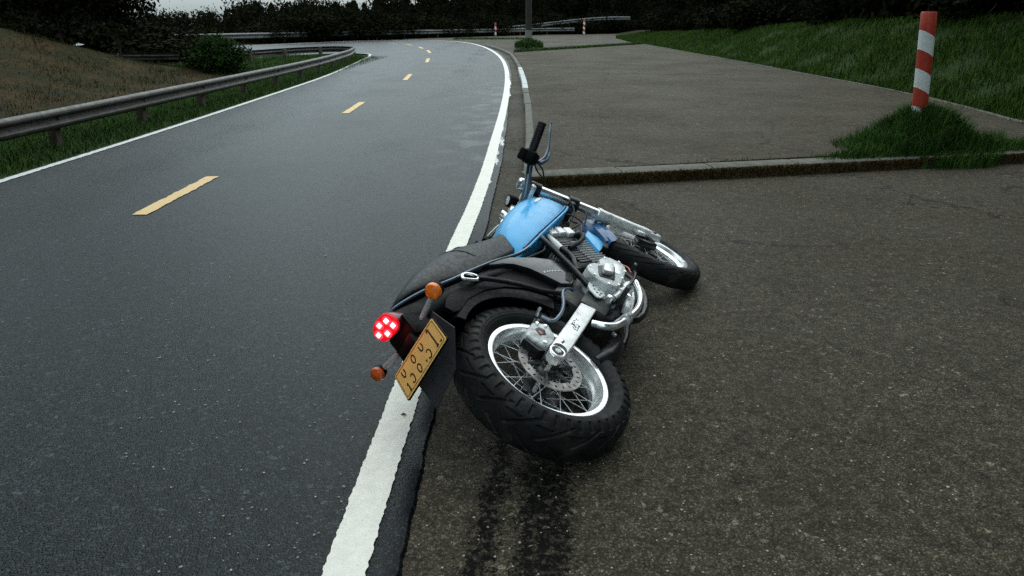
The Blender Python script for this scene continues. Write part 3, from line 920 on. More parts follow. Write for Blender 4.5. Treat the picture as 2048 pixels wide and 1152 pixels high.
# wood above the right slope
for i in range(95):
    yw = 6 + 74 * (i / 95) ** 1.35 + random.uniform(-.6, .6)
    xw = float(np.interp(yw, [5, 12, 24, 50, 75, 85], [10.4, 10.6, 11.2, 11.8, 13.5, 16])) + random.choice([0, 1.4, 3.0, 4.5]) + random.uniform(-.3, .5)
    if i % 2 == 0:
        tree(xw, yw, random.uniform(1.3, 2.4), random.uniform(1.8, 2.8), random.choice([4, 5]), 'dark bush at the wood edge above the right slope, ' + ('right of the nearest striped post' if yw < 12 else 'left of the nearest striped post' if yw < 38 else 'near the back of the pad'), 'bushes above the right slope', 'bush', 'bush')
    else:
        h = random.uniform(5.5, 8.5)
        tree(xw + 1.2, yw, h, h * random.uniform(.55, .75), random.choice([0, 1, 2, 3]), 'dark tree in the wood above the right grass slope, ' + ('right of the nearest striped post' if yw < 12 else 'left of the nearest striped post' if yw < 38 else 'near the back of the pad'), 'trees above the right slope')

# unseen tall trees added beside and behind the camera to shade the foreground
for i in range(50):
    if i < 22: xw, yw = (-15 + i if i < 9 else 7 + (i - 9) * .8) + random.uniform(-.4, .4), -5.6 - 2.2 * (i % 2) + random.uniform(-.4, .4)
    elif i < 36: xw, yw = -8.6 - 2.0 * (i % 2) + random.uniform(-.4, .4), -5 + 9.5 * (i - 22) / 14
    else: xw, yw = 8.4 + 2.2 * (i % 2) + random.uniform(-.3, .4), -5 + 10 * (i - 36) / 14
    h = random.uniform(12, 15.5) if i >= 22 else random.uniform(8.5, 10.5)
    tree(xw, yw, h, h * random.uniform(.42, .52), random.choice([2, 3]), 'dark tree added out of view to shade the foreground', 'trees added out of view for shade')
# paper scrap on the hill
M['paper'] = simple('white paper', (.6, .62, .65), .8)
pz = float(ground_z(-11.6, 19.8))
V = [(-.13, -.05, .05), (.12, -.07, .07), (.14, .06, .09), (-.10, .07, .06), (0, 0, .12)]
o = pydata('paper_scrap', V, [(0, 1, 4), (1, 2, 4), (2, 3, 4), (3, 0, 4)], M['paper'], smooth=None)
o.location = (-11.6, 19.8, pz); tag(o, 'small white scrap lying on the crest of the brown hill', 'litter')

# dead leaf on the white line
M['dead_leaf'] = simple('dead leaf', (.03, .022, .012), .8)
o = pydata('fallen_leaf', [(-.012, 0, .001), (-.004, .008, .005), (.012, .003, .002), (.003, -.008, .004)], [(0, 1, 3), (1, 2, 3)], M['dead_leaf'], smooth=None)
o.location = (-.40, 2.25, ROADZ + .006); tag(o, 'tiny dark leaf lying on the thick white line', 'leaf')


# ------------------------------------------------------------------ motorcycle, lying on its left side
M['rubber'] = simple('tyre rubber', (.0075, .0078, .0082), .6, var=.3, scale=18, bump=.25, spec=.2, dirt=.35, dirtcol=(.035, .030, .025))
M['rubber_soft'] = simple('soft rubber', (.010, .010, .0105), .55, var=.2, scale=60, bump=.2, spec=.25)
M['chrome'] = simple('polished chrome', (.88, .89, .89), .20, .85, var=.08, scale=16, rvar=.06, dirt=.12)
M['alloy'] = simple('brushed alloy', (.74, .74, .72), .38, .6, var=.12, scale=24, rvar=.1, dirt=.25, bump=.1)
M['rim'] = simple('polished rim', (.90, .90, .89), .24, .7, var=.06, scale=12)
M['cast'] = simple('cast alloy', (.54, .55, .55), .46, .2, var=.18, scale=26, dirt=.4, bump=.25, rvar=.12)
M['stalk'] = simple('grey stalk', (.42, .42, .41), .45, .3, var=.1, scale=40)
M['cast_dark'] = simple('grimy cast metal', (.040, .041, .041), .5, .4, var=.5, scale=30, dirt=.6, bump=.4)
M['disc'] = simple('brake disc steel', (.22, .215, .205), .38, .8, var=.2, scale=30, dirt=.3)
M['black_metal'] = simple('black painted steel', (.009, .0095, .0105), .32, 0., spec=.3, var=.3, scale=30, dirt=.25)
M['black_plastic'] = simple('black plastic', (.0035, .0035, .0036), .45, 0., spec=.06, var=.2, scale=40, bump=.15)
M['grey_plastic'] = simple('grey plastic', (.010, .0105, .012), .5, 0., spec=.15, var=.25, scale=22, dirt=.3)
M['flap_grey'] = simple('dusty flap', (.030, .030, .033), .65, var=.2, scale=14, dirt=.3)
M['gloss_black'] = simple('gloss black paint', (.009, .010, .011), .2, 0., var=.2, scale=20, coat=.25, spec=.3, dirt=.15)
M['blue'] = simple('sky blue paint', (.036, .37, .71), .34, 0., var=.06, scale=9, coat=.3, rvar=.08, spec=.35, dirt=.07, dirtcol=(.10, .16, .18))
M['blue_dark'] = simple('dark blue paint', (.012, .085, .22), .35, 0., var=.15, scale=20, coat=.4)
M['trim'] = simple('slate blue trim', (.10, .14, .19), .28, .3, var=.15, scale=30, coat=.3)
M['leather'] = simple('seat vinyl', (.009, .010, .0115), .45, 0., var=.25, scale=35, bump=.4, spec=.3, dirt=.15)
M['plain_white'] = simple('plain white', (.78, .78, .76), .35, var=.05)
M['plate_yellow'] = simple('number plate yellow', (.97, .54, .16), .4, var=.06, scale=25, dirt=.12, dirtcol=(.35, .18, .04))
M['plate_ink'] = simple('plate ink', (.035, .022, .010), .5, var=.3)
M['amber'] = simple('amber lens', (.90, .175, .010), .28, var=.25, scale=45, coat=.5)
M['amber_dull'] = simple('dull amber lens', (.50, .085, .010), .35, var=.25, scale=45, coat=.3)
def glow(name, col, strength, base):
    t = NT(name); t.set(Base_Color=base, Roughness=.25, Emission_Color=col, Emission_Strength=strength); return t.m
M['led'] = glow('lit lamp', (1., .42, .42), 3.2, (.8, .3, .3))
M['led_halo'] = glow('led glow halo', (1., .05, .08), 1.0, (.5, .02, .03))
M['lamp_lens'] = glow('lit red lens', (1., .010, .022), .3, (.4, .008, .012))
M['lamp_body'] = simple('red lamp body', (.10, .004, .006), .3, coat=.4)

FW, LF, UP = Vector((.35624, .93439, 0)), Vector((-.41571, .15849, -.89558)), Vector((-.83683, .31904, .4449))
bike = empty('motorcycle')
bike.matrix_world = Matrix(((FW.x, LF.x, UP.x, .1065), (FW.y, LF.y, UP.y, 2.2081), (FW.z, LF.z, UP.z, .1955), (0, 0, 0, 1)))
tag(bike, 'sky blue motorcycle lying on its left side across the edge line, tail lamp lit', 'motorcycle')
BK = bike
def part(m, name, mat, parent=None, smooth=35): return m.build(name, M[mat], parent if parent is not None else BK, smooth)

# --- wheels
def tyre_mesh(Rf, Ro, hw, b, knob, nth, nph=110):
    Rc = Rf + (Ro - Rf) * .44; a = Ro - Rc
    ph0 = math.acos(-(Rc - Rf - .001) / a)
    V = np.empty((nth, nph, 3))
    th = np.linspace(0, 2 * np.pi, nth, endpoint=False)[:, None]
    ph = np.linspace(-ph0, ph0, nph)[None, :]
    ad = np.degrees(np.abs(ph)) + 0 * th
    td = np.degrees(th) + 0 * ph
    def groove(u, w, soft):          # u: phase 0..1, groove centred on .5
        return 1 - S((np.abs((u % 1) - .5) - w / 2) / soft)
    def band(lo, hi, soft=4.):
        return S((ad - lo) / soft + .5) * S((hi - ad) / soft + .5)
    sg = np.sign(ph)
    if knob:
        sh = groove((td + 3 * sg) / (360 / 44), .20, .12) * band(52, 86)
        ch = groove((td + sg * 5 - ad * .34) / (360 / 18), .085, .05) * band(4, 58)
        tie = (1 - S((np.abs(ad - 36) - 1.6) / 2.2)) * groove((td - ad * .34 + 4) / (360 / 18), .42, .06)
        g = .0065 * np.clip(np.maximum(np.maximum(sh, ch), tie), 0, 1)
        g = g + .0014 * (1 - S(np.abs(ad - 100) / 2.5)) + .001 * (1 - S(np.abs(ad - 112) / 2))
    else:
        ch = groove((td + sg * 4 - ad * .45) / (360 / 26), .07, .05) * band(16, 64)
        g = .0038 * ch + .001 * (1 - S(np.abs(ad - 100) / 2.5))
    flat = 1 - .06 * np.exp(-(np.degrees(ph) / 30) ** 2)
    rr = Rc + (a * flat + a * .06 * 1 - g) * np.cos(ph) - a * .0
    yy = (b - g) * np.sign(np.sin(ph)) * np.abs(np.sin(ph)) ** .92
    V[..., 0] = rr * np.cos(th); V[..., 1] = yy; V[..., 2] = rr * np.sin(th)
    F = [(i * nph + k, i * nph + k + 1, ((i + 1) % nth) * nph + k + 1, ((i + 1) % nth) * nph + k) for i in range(nth) for k in range(nph - 1)]
    return V.reshape(-1, 3), F

def make_wheel(Rf, Ro, hw, b, knob, label, disc_r, disc_y, mat_local):
    rp = [(Rf, -hw), (Rf + .002, -hw - .003), (Rf - .004, -hw - .004), (Rf - .018, -hw - .001), (Rf - .021, -hw + .006), (Rf - .024, -hw * .5), (Rf - .040, -hw * .22), (Rf - .040, hw * .22), (Rf - .024, hw * .5), (Rf - .021, hw - .006), (Rf - .018, hw + .001), (Rf - .004, hw + .004), (Rf + .002, hw + .003), (Rf, hw), (Rf - .006, hw * .8), (Rf - .012, 0), (Rf - .006, -hw * .8)]
    w = MB().lathe(rp, n=96, closed=True).build('wheel', M['rim'], BK, 40)
    w.matrix_local = mat_local
    w['label'] = label
    v, f = tyre_mesh(Rf, Ro, hw, b, knob, 760 if knob else 600)
    pydata('tyre', v, f, M['rubber'], w, smooth=28)
    hub = MB()
    hub.lathe([(0, -.098), (.020, -.098), (.022, -.09), (.030, -.086), (.030, -.080), (.024, -.076), (.032, -.07), (.034, -.062), (.050, -.056), (.054, -.05), (.054, -.044), (.036, -.036), (.032, 0), (.036, .036), (.054, .044), (.054, .052), (.034, .06), (.022, .09), (0, .092)], n=32)
    part(hub, 'hub', 'cast_dark', w)
    n = 36
    sp = MB().tube([(0, 0, 0), (0, 0, 1)], .0015, 6, 1)
    sp_o = sp.build('spoke', M['cast'], w, 60)
    first = True
    for i in range(n):
        side = 1 if i % 2 else -1
        a = 2 * math.pi * i / n; off = R(48) * (1 if (i // 2) % 2 else -1)
        p = Vector((.050 * math.cos(a + off), side * .047, .050 * math.sin(a + off)))
        q = Vector(((Rf - .036) * math.cos(a), side * .008, (Rf - .036) * math.sin(a)))
        d = q - p
        o = sp_o if first else sp_o.copy()
        if not first: COL.objects.link(o)
        first = False
        o.parent = w
        o.matrix_local = Matrix.Translation(p) @ d.to_track_quat('Z', 'Y').to_matrix().to_4x4() @ Matrix.Diagonal((1, 1, d.length, 1))
    # perforated brake disc
    N = 120; r = [disc_r * .72, disc_r * .83, disc_r * .93, disc_r]
    V, F = [], []
    for yy in (disc_y - .0025, disc_y + .0025):
        for k in range(N):
            for q in r: V.append((q * math.cos(2 * math.pi * k / N), yy, q * math.sin(2 * math.pi * k / N)))
    def cell(k, j): return not (j == 1 and k % 5 == 0)
    for k in range(N):
        l = (k + 1) % N
        for j in range(3):
            if not cell(k, j): continue
            A = [k * 4 + j, k * 4 + j + 1, l * 4 + j + 1, l * 4 + j]; B = [x + N * 4 for x in A]
            F.append(tuple(A)); F.append(tuple(reversed(B)))
            if j == 0: F.append((A[0], A[3], B[3], B[0]))
            if j == 2: F.append((A[1], A[2], B[2], B[1]))
    pydata('brake_disc', V, F, M['disc'], w, smooth=None)
    car = MB()
    for k in range(6):
        a = 2 * math.pi * k / 6
        car.tube([(.04 * math.cos(a), disc_y + .004, .04 * math.sin(a)), (disc_r * .76 * math.cos(a + .25), disc_y, disc_r * .76 * math.sin(a + .25))], .007, 6, 1)
    part(car, 'disc_carrier', 'cast_dark', w)
    return w
rear = make_wheel(.235, .335, .055, .088, True, 'rear wheel with a fat block tread tyre', .124, -.066, Matrix.Identity(4))
spr = MB()
ring = []
for k in range(88):
    a = 2 * math.pi * k / 88; q = .098 if k % 2 else .090
    ring.append((q * math.cos(a), q * math.sin(a)))
spr.prism(ring, .070, .076)
part(spr, 'sprocket', 'cast_dark', rear, None)

ST = .1485
KAX = Vector((-math.sin(R(27)), 0, math.cos(R(27))))
SR = Matrix.Rotation(ST, 4, KAX)
DLOC = Vector((1.6534, 0, -.0502))
FRM = Matrix.Translation(DLOC) @ SR
front = make_wheel(.250, .338, .038, .060, False, 'front wheel turned to the left, smoother tyre', .118, .055, FRM)
def steer(p): return np.array(FRM @ Vector(p))
KA = np.array(KAX)
def fk(side, t, fx=0., fy=0.): return np.array([fx, side * .102 + fy, 0]) + KA * t

# --- fork
for side in (-1, 1):
    m = MB().tube([fk(side, .33), fk(side, .815)], .029, 20, 1).map(steer); part(m, 'fork_tube', 'chrome')
    m = MB()
    m.tube([fk(side, -.02), fk(side, .05), fk(side, .12), fk(side, .30), fk(side, .345)], [.024, .031, .031, .034, .036], 20, 2)
    m.tube([fk(side, .335), fk(side, .352)], [.038, .038], 20, 1)
    m.box(fk(side, -.005, .0), (.05, .042, .085), Matrix.Rotation(R(27), 3, 'Y').inverted(), .012)
    m.box(fk(side, .07, -.035), (.05, .022, .05), Matrix.Rotation(R(27), 3, 'Y').inverted(), .006)
    m.map(steer); part(m, 'fork_slider', 'alloy')
    m = MB().lathe([(.0, -.012), (.011, -.012), (.011, -.004), (.016, -.004), (.016, 0), (0, .004)], fk(side, 0, 0, side * .026), (0, side, 0), 6).map(steer); part(m, 'axle_nut', 'cast_dark')
m = MB().tube([fk(-1, .475), fk(-1, .535)], .040, 20, 1)
m.tube([fk(-1, .49), fk(-1, .52, -.06, .05)], .02, 10, 1)
m.box(fk(-1, .50, -.055, .035), (.06, .06, .05), None, .012).map(steer); part(m, 'fork_clamp', 'black_metal')
m = MB().box(fk(0, .50, -.035), (.07, .25, .03), Matrix.Rotation(R(-27), 3, 'Y'), .01).map(steer); part(m, 'lower_yoke', 'black_metal')
m = MB().box(fk(0, .735, -.03), (.075, .26, .028), Matrix.Rotation(R(-27), 3, 'Y'), .011)
m.tube([fk(0, .70, -.04), fk(0, .765, -.04)], .024, 16, 1)
m.map(steer); yoke = part(m, 'upper_yoke', 'alloy')
for side in (-1, 1):
    m = MB().tube([fk(side, .70), fk(side, .79)], .038, 20, 1).map(steer); part(m, 'yoke_clamp', 'black_metal', yoke)
    m = MB().lathe([(.0, 0), (.032, 0), (.032, .014), (.024, .024), (.008, .026), (0, .024)], fk(side, .80), tuple(KAX), 20).map(steer); part(m, 'fork_cap', 'chrome', yoke)
m = MB().tube([(0, -.13, 0), (0, .13, 0)], .0085, 12, 1).map(steer); part(m, 'axle', 'alloy')
# front brake caliper between leg and wheel
m = MB().prism([(-.03, .07), (.05, .10), (.09, .06), (.085, .0), (.04, -.03), (-.01, .01)], -.085, -.045, .008)
m.lathe([(0, -.008), (.019, -.008), (.019, .006), (.014, .010), (0, .010)], (.045, -.088, .045), (0, -1, 0), 16)
m.map(lambda p: steer(p + np.array([-.10, 0, -.02]))); part(m, 'front_caliper', 'black_metal')
# front mudguard: blue blade over the tyre, dark inside
def arc_fender(r, a0, a1, hw, drop, th, n=26, taper=0.):
    rings = []
    for i in range(n + 1):
        a = R(a0 + (a1 - a0) * i / n); f = i / n
        w_ = hw * (1 - taper * (abs(2 * f - 1) ** 3))
        sec = []
        for k in range(9):
            u = -1 + 2 * k / 8
            sec.append((r + .012 * (1 - u * u) - drop * max(0, abs(u) - .72) / .28, u * w_))
        sec2 = [(q - th, y_ * .97) for q, y_ in reversed(sec)]
        rings.append([(q * math.cos(a), y_, q * math.sin(a)) for q, y_ in sec + sec2])
    return rings
m = MB().loft(arc_fender(.372, 102, 150, .066, .035, .005, taper=.35)).map(lambda p: steer(p)); fm = part(m, 'front_mudguard', 'blue_dark')
m = MB().loft(arc_fender(.352, 108, 153, .070, .05, .005, taper=.2)).map(lambda p: steer(p)); part(m, 'mudguard_liner', 'blue_dark', fm)
m = MB().tube([(-.10, -.073, .345), (-.05, -.085, .26), (0.0, -.09, .17)], .005, 8, 4).map(steer); part(m, 'mudguard_stay', 'black_metal', fm)
# radiator scoop
m = MB().prism([(1.141, .234), (1.133, .170), (1.10, .131), (1.04, .118), (.985, .120), (1.02, .165), (1.07, .225)], -.135, -.105, .010); part(m, 'radiator_scoop', 'blue')

# --- handlebar and controls (right side up in the air)
m = MB().tube([(1.222, .085, .640), (1.235, .06, .628), (1.245, .02, .612), (1.245, -.04, .612), (1.262, -.10, .628), (1.312, -.175, .668), (1.325, -.225, .686), (1.322, -.30, .702)], [.0125, .015, .0165, .0175, .018, .0175, .016, .015], 14, 6); bar = part(m, 'handlebar', 'trim')
m = MB().tube([(1.224, .08, .638), (1.212, .12, .652), (1.195, .20, .677), (1.185, .30, .697)], .0123, 12, 4); part(m, 'handlebar_end', 'chrome', bar)
m = MB()
gp = [(1.312, -.285, .702), (1.37, -.415, .732)]
m.tube(gp, [.0215, .021], 18, 1)
g0, g1 = np.array(gp[0]), np.array(gp[1])
for k in range(9):
    c0 = g0 + (g1 - g0) * (.12 + .09 * k); c1 = c0 + (g1 - g0) * .045
    m.tube([c0, c1], .0226, 18, 1)
m.tube([g1 - (g1 - g0) * .04, g1 + (g1 - g0) * .02], [.0245, .0225], 18, 1)
part(m, 'grip', 'rubber_soft', bar)
m = MB().tube([(1.19, .30, .697), (1.14, .425, .715)], [.0185, .0175], 16, 1); part(m, 'grip', 'rubber_soft', bar)
rg = Matrix.Rotation(R(-14), 3, 'Y') @ Matrix.Rotation(R(24), 3, 'Z')
m = MB().box((1.285, -.255, .695), (.080, .075, .080), rg, .030, 4)
m.box((1.250, -.262, .728), (.038, .06, .038), rg, .010)
m.box((1.318, -.245, .680), (.06, .06, .055), rg, .014)
m.tube([(1.285, -.225, .69), (1.30, -.29, .70)], .024, 14, 1)
sw = part(m, 'switch_housing', 'black_plastic')
m = MB().box((1.243, -.268, .716), (.012, .02, .014), rg, .004); part(m, 'kill_switch', 'amber_dull', sw)
m = MB().tube([(1.345, -.235, .650), (1.40, -.26, .645), (1.46, -.305, .668), (1.50, -.350, .700), (1.545, -.385, .728)], [.012, .011, .010, .009, .008], 10, 4, flat=.75)
m.tube([(1.543, -.383, .727), (1.549, -.390, .731)], [.008, .008], 10, 1); part(m, 'brake_lever', 'trim')
m = MB().tube([(1.34, -.235, .640), (1.405, -.255, .630), (1.45, -.275, .640)], [.014, .012, .011], 10, 4, flat=.7); part(m, 'throttle_lever', 'trim')
m = MB().box((1.172, .225, .674), (.06, .045, .045), None, .012)
m.box((1.095, .240, .680), (.055, .035, .035), Matrix.Rotation(R(20), 3, 'Y'), .008)
m.tube([(1.18, .225, .675), (1.09, .245, .68)], .011, 8, 1); part(m, 'clutch_perch', 'black_plastic')
m = MB().tube([(1.19, .265, .725), (1.14, .30, .740), (1.05, .34, .765), (1.0, .37, .765)], [.008, .007, .006, .007], 8, 4); part(m, 'clutch_lever', 'black_metal')
def cable(P, r=.0045, mat='rubber_soft', name='cable'): return part(MB().tube(P, r, 8, 6), name, mat)
cable([(1.33, -.235, .655), (1.385, -.20, .625), (1.43, -.14, .60), (1.43, -.08, .555)], .0042)
cable([(1.305, -.235, .665), (1.345, -.19, .635), (1.40, -.15, .605), (1.385, -.06, .58), (1.34, -.02, .54)], .004)
cable([(1.28, -.22, .68), (1.30, -.16, .66), (1.33, -.12, .62), (1.36, -.06, .56)], .006)
cable([(1.40, -.10, .50), (1.38, -.13, .42), (1.31, -.12, .36), (1.22, -.10, .34)], .005)
cable([(1.42, -.06, .44), (1.42, -.10, .37), (1.36, -.13, .31), (1.26, -.10, .27)], .0045)
cable([(1.10, .29, .755), (1.04, .29, .775), (.97, .29, .768), (.93, .29, .735), (.95, .25, .66)], .0035)
# headlamp and instruments
m = MB().lathe([(0, -.085), (.03, -.083), (.062, -.065), (.080, -.03), (.086, .0), (.088, .015), (.080, .02), (0, .022)], (1.46, .015, .60), (.95, .13, -.05), 28); hl = part(m, 'headlamp', 'cast')
m = MB().lathe([(.086, .014), (.092, .016), (.092, .03), (.084, .034), (0, .028)], (1.46, .015, .60), (.95, .13, -.05), 28); part(m, 'lamp_rim', 'chrome', hl)
m = MB().lathe([(0, -.03), (.030, -.03), (.036, -.01), (.036, .02), (.032, .026), (0, .024)], (1.36, .035, .690), (-.6, 0, .8), 24)
ins = part(m, 'instrument', 'black_plastic')
m = MB().lathe([(.028, .0255), (0, .0265)], (1.36, .035, .690), (-.6, 0, .8), 24); part(m, 'dial', 'cast', ins)
m = MB().box((1.27, .05, .640), (.10, .05, .045), Matrix.Rotation(R(-20), 3, 'Y'), .014)
m.lathe([(0, 0), (.02, 0), (.02, .03), (.014, .034), (0, .034)], (1.24, .085, .648), (0, 0, 1), 16)
m.lathe([(0, 0), (.014, 0), (.014, .02), (0, .022)], (1.21, .055, .660), (0, 0, 1), 12); part(m, 'bar_clamp', 'chrome')

# --- fuel tank
def tank_ring(x, w, zb, zt, n=30):
    ring = []
    zc = zb + (zt - zb) * .28
    for k in range(n):
        a = 2 * math.pi * k / n
        ca, sa = math.cos(a), math.sin(a)
        e = 2.0 / 2.9 if sa > 0 else 2.0 / 5
        yy = w * np.sign(ca) * abs(ca) ** e
        zz = (zt - zc) * abs(sa) ** e if sa > 0 else -(zc - zb) * abs(sa) ** e
        if sa > 0: yy *= 1 - .10 * (zz / (zt - zc)) ** 1.5
        ring.append((x, yy, zc + zz))
    return ring
prof = [(.555, .060, .372, .405), (.575, .090, .366, .435), (.62, .118, .362, .482), (.70, .139, .36, .530), (.80, .152, .36, .568), (.92, .160, .36, .594), (1.04, .164, .362, .606), (1.13, .162, .366, .603), (1.20, .152, .375, .583), (1.245, .134, .392, .553), (1.272, .104, .42, .515), (1.282, .06, .44, .49)]
pf = spline([np.array(p) for p in prof], 4)
m = MB().loft([tank_ring(*p) for p in pf]); tank = part(m, 'fuel_tank', 'blue', None, 60)
seam = [(.60, -.121, .372), (.70, -.1445, .370), (.80, -.1565, .370), (.92, -.1645, .370), (1.04, -.1685, .372), (1.13, -.166, .377), (1.20, -.156, .388)]
m = MB().tube([(x, y - .001, z + .010) for x, y, z in seam], .0048, 8, 5); part(m, 'tank_seam', 'blue_dark', tank)
m = MB().tube([(x, y - .003, z - .004) for x, y, z in seam], .0062, 8, 5); part(m, 'tank_lip', 'blue', tank)
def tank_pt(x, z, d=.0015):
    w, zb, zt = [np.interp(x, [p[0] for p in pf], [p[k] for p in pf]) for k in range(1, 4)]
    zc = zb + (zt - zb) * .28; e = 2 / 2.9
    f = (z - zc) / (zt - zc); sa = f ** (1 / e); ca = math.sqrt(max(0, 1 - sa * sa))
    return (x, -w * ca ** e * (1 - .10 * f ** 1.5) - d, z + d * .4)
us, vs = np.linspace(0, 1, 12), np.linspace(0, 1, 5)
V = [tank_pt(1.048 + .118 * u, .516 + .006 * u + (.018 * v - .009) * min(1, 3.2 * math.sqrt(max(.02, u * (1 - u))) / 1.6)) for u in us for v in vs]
pydata('tank_highlight', V, [(i * 5 + j, i * 5 + j + 1, (i + 1) * 5 + j + 1, (i + 1) * 5 + j) for i in range(11) for j in range(4)], M['plain_white'], tank)  # white strip laid on the tank as a painted sky highlight
m = MB().lathe([(0, 0), (.032, 0), (.034, .006), (.030, .012), (0, .014)], (1.02, .03, .603), (0, 0, 1), 28); part(m, 'filler_cap', 'chrome', tank)

# --- seat: lofted cushion, stepped
xs = [-.172, -.155, -.12, -.06, .02, .10, .18, .28, .38, .48, .58, .68, .76, .81, .835]
sw_ = [.025, .055, .080, .098, .110, .117, .120, .120, .116, .109, .101, .093, .082, .066, .035]
sb_ = [.553, .547, .532, .510, .480, .452, .433, .418, .408, .402, .399, .412, .440, .475, .500]
st_ = [.559, .567, .577, .591, .607, .617, .621, .617, .602, .582, .562, .549, .546, .541, .520]
def seat_ring(x, w, zb, zt, n=28):
    ring = []
    for k in range(n):
        a = 2 * math.pi * k / n; ca, sa = math.cos(a), math.sin(a)
        e = 2 / 2.6 if sa > 0 else 2 / 6
        yy = w * np.sign(ca) * abs(ca) ** e
        if sa > 0: yy *= 1 - .16 * sa ** 2
        zc = zb + (zt - zb) * .35
        zz = zc + ((zt - zc) * abs(sa) ** e if sa > 0 else -(zc - zb) * abs(sa) ** e)
        ring.append((x, yy, zz))
    return ring
sp_ = spline([np.array(p) for p in zip(xs, sw_, sb_, st_)], 4)
m = MB().loft([seat_ring(*p) for p in sp_]); seat = part(m, 'seat', 'leather', None, 70)
# piping along the seam of the seat
def seat_at(x, a):
    q = [np.interp(x, xs, c) for c in (sw_, sb_, st_)]
    w, zb, zt = q; ca, sa = math.cos(a), math.sin(a); e = 2 / 2.6
    zc = zb + (zt - zb) * .35
    return (x, w * np.sign(ca) * abs(ca) ** e * (1 - .16 * sa ** 2) * 1.006, zc + (zt - zc) * abs(sa) ** e * 1.006)
m = MB().tube([seat_at(.30 - .05 * math.sin(math.pi * k / 12), math.pi * k / 12) for k in range(13)], .0022, 6, 3); part(m, 'piping', 'leather', seat)
# trim line below the seat
TR = [(-.225, -.022, .548), (-.205, -.042, .543), (-.147, -.076, .524), (-.073, -.105, .498), (.013, -.125, .467), (.12, -.135, .446), (.224, -.138, .428), (.307, -.138, .413), (.40, -.134, .393), (.476, -.130, .378), (.55, -.127, .370), (.612, -.126, .368)]
for sgn in (1, -1):
    m = MB().tube([(x, y * sgn, z) for x, y, z in TR], [.004, .0075, .008, .008, .008, .008, .009, .011, .012], 10, 5, flat=.7); part(m, 'seat_trim', 'trim')
# tail body under the seat
def body_ring(x, w, zb, zt, n=20):
    return [(x, w * np.sign(math.cos(a)) * abs(math.cos(a)) ** .45, (zb + zt) / 2 + (zt - zb) / 2 * np.sign(math.sin(a)) * abs(math.sin(a)) ** .45) for a in [2 * math.pi * k / n for k in range(n)]]
tb = spline([np.array(p) for p in [(-.232, .042, .480, .536), (-.21, .052, .452, .538), (-.147, .076, .424, .518), (-.073, .100, .408, .492), (.02, .118, .398, .460), (.2, .128, .37, .424), (.36, .122, .33, .398), (.5, .11, .30, .380)]], 4)
m = MB().loft([body_ring(*p) for p in tb]); part(m, 'tail_body', 'grey_plastic', None, 60)
# rear mudguard
def housing(r, a0, a1, hw, skirt, th, n=34):
    rings = []
    for i in range(n + 1):
        f = i / n; a = R(a0 + (a1 - a0) * f)
        sk = skirt * (1 - .5 * f)
        sec = [(r - sk, -hw), (r - sk * .4, -hw * 1.01), (r - .012, -hw * .99), (r, -hw * .88), (r + .012, 0), (r, hw * .88), (r - .012, hw * .99), (r - sk * .4, hw * 1.01), (r - sk, hw)]
        sec2 = [(q - th * (0.3 if abs(y_) > hw * .95 else 1), y_ * (.95)) for q, y_ in reversed(sec)]
        rings.append([(q * math.cos(a) + .01, y_, q * math.sin(a)) for q, y_ in sec + sec2])
    return rings
m = MB().loft(housing(.388, 22, 112, .112, .085, .006)); part(m, 'rear_mudguard', 'black_plastic')
m = MB().prism([(-.130, .402), (-.08, .424), (-.035, .430), (.06, .424), (.20, .40), (.385, .374), (.455, .32), (.46, .14), (.42, .06), (.375, .08), (.355, .17), (.30, .25), (.22, .31), (.12, .352), (.0, .368), (-.09, .356), (-.125, .365)], -.118, -.100, .006); part(m, 'wheel_housing', 'black_plastic')
# flap panel and plate bracket under the tail
m = MB()
def slab(pts, th):
    a = [np.array(p, float) for p in pts]; n = np.cross(a[1] - a[0], a[2] - a[0]); n /= np.linalg.norm(n)
    mm = MB(); mm.loft([[tuple(p) for p in a], [tuple(p + n * th) for p in a]]); return mm
m = slab([(-.235, .12, .385), (-.215, -.128, .412), (-.232, -.134, .318), (-.262, -.02, .246), (-.285, .142, .236)], .004); part(m, 'mud_flap', 'flap_grey', None, None)
m = MB().box((-.205, 0, .44), (.10, .13, .10), Matrix.Rotation(R(25), 3, 'Y'), .015)
m.box((-.265, 0, .40), (.06, .10, .06), Matrix.Rotation(R(30), 3, 'Y'), .01); part(m, 'plate_bracket', 'black_plastic')
# number plate
UR, LR, LL_, UL = [np.array(p) for p in [(-.300, -.163, .383), (-.350, -.163, .298), (-.350, .122, .322), (-.300, .112, .411)]]
def pl(u, v, d=0.):
    p = (UL * (1 - u) + UR * u) * (1 - v) + (LL_ * (1 - u) + LR * u) * v
    n = np.cross(UR - UL, LL_ - UL); n /= np.linalg.norm(n)
    if n[0] > 0: n = -n
    return p + n * d
def plate_ring(ins, d, rad=.06, aspect=2.8):
    pts = []
    for cx, cy, a0 in ((0, 0, 180), (1, 0, 270), (1, 1, 0), (0, 1, 90)):
        for k in range(5):
            a = R(a0 + 90 * k / 4); ru, rv = rad / aspect * 1.0, rad
            u = (ins / aspect + ru if cx == 0 else 1 - ins / aspect - ru) + ru * math.cos(a)
            v = (ins + rv if cy == 0 else 1 - ins - rv) + rv * math.sin(a)
            pts.append(tuple(pl(u, v, d)))
    return pts
m = MB().loft([plate_ring(-.03, -.006), plate_ring(-.03, .000)]); plate = part(m, 'number_plate', 'black_plastic', None, None)
m = MB().loft([plate_ring(.0, .0), plate_ring(.0, .0012), plate_ring(.01, .0018)]); part(m, 'plate_face', 'plate_yellow', plate, None)
def rim_line():
    A_, B_ = plate_ring(.052, .0021), plate_ring(.076, .0021)
    n = len(A_); mm = MB(); mm.add(A_ + B_, [(i, (i + 1) % n, n + (i + 1) % n, n + i) for i in range(n)]); return mm
part(rim_line(), 'plate_border', 'plate_ink', plate, None)
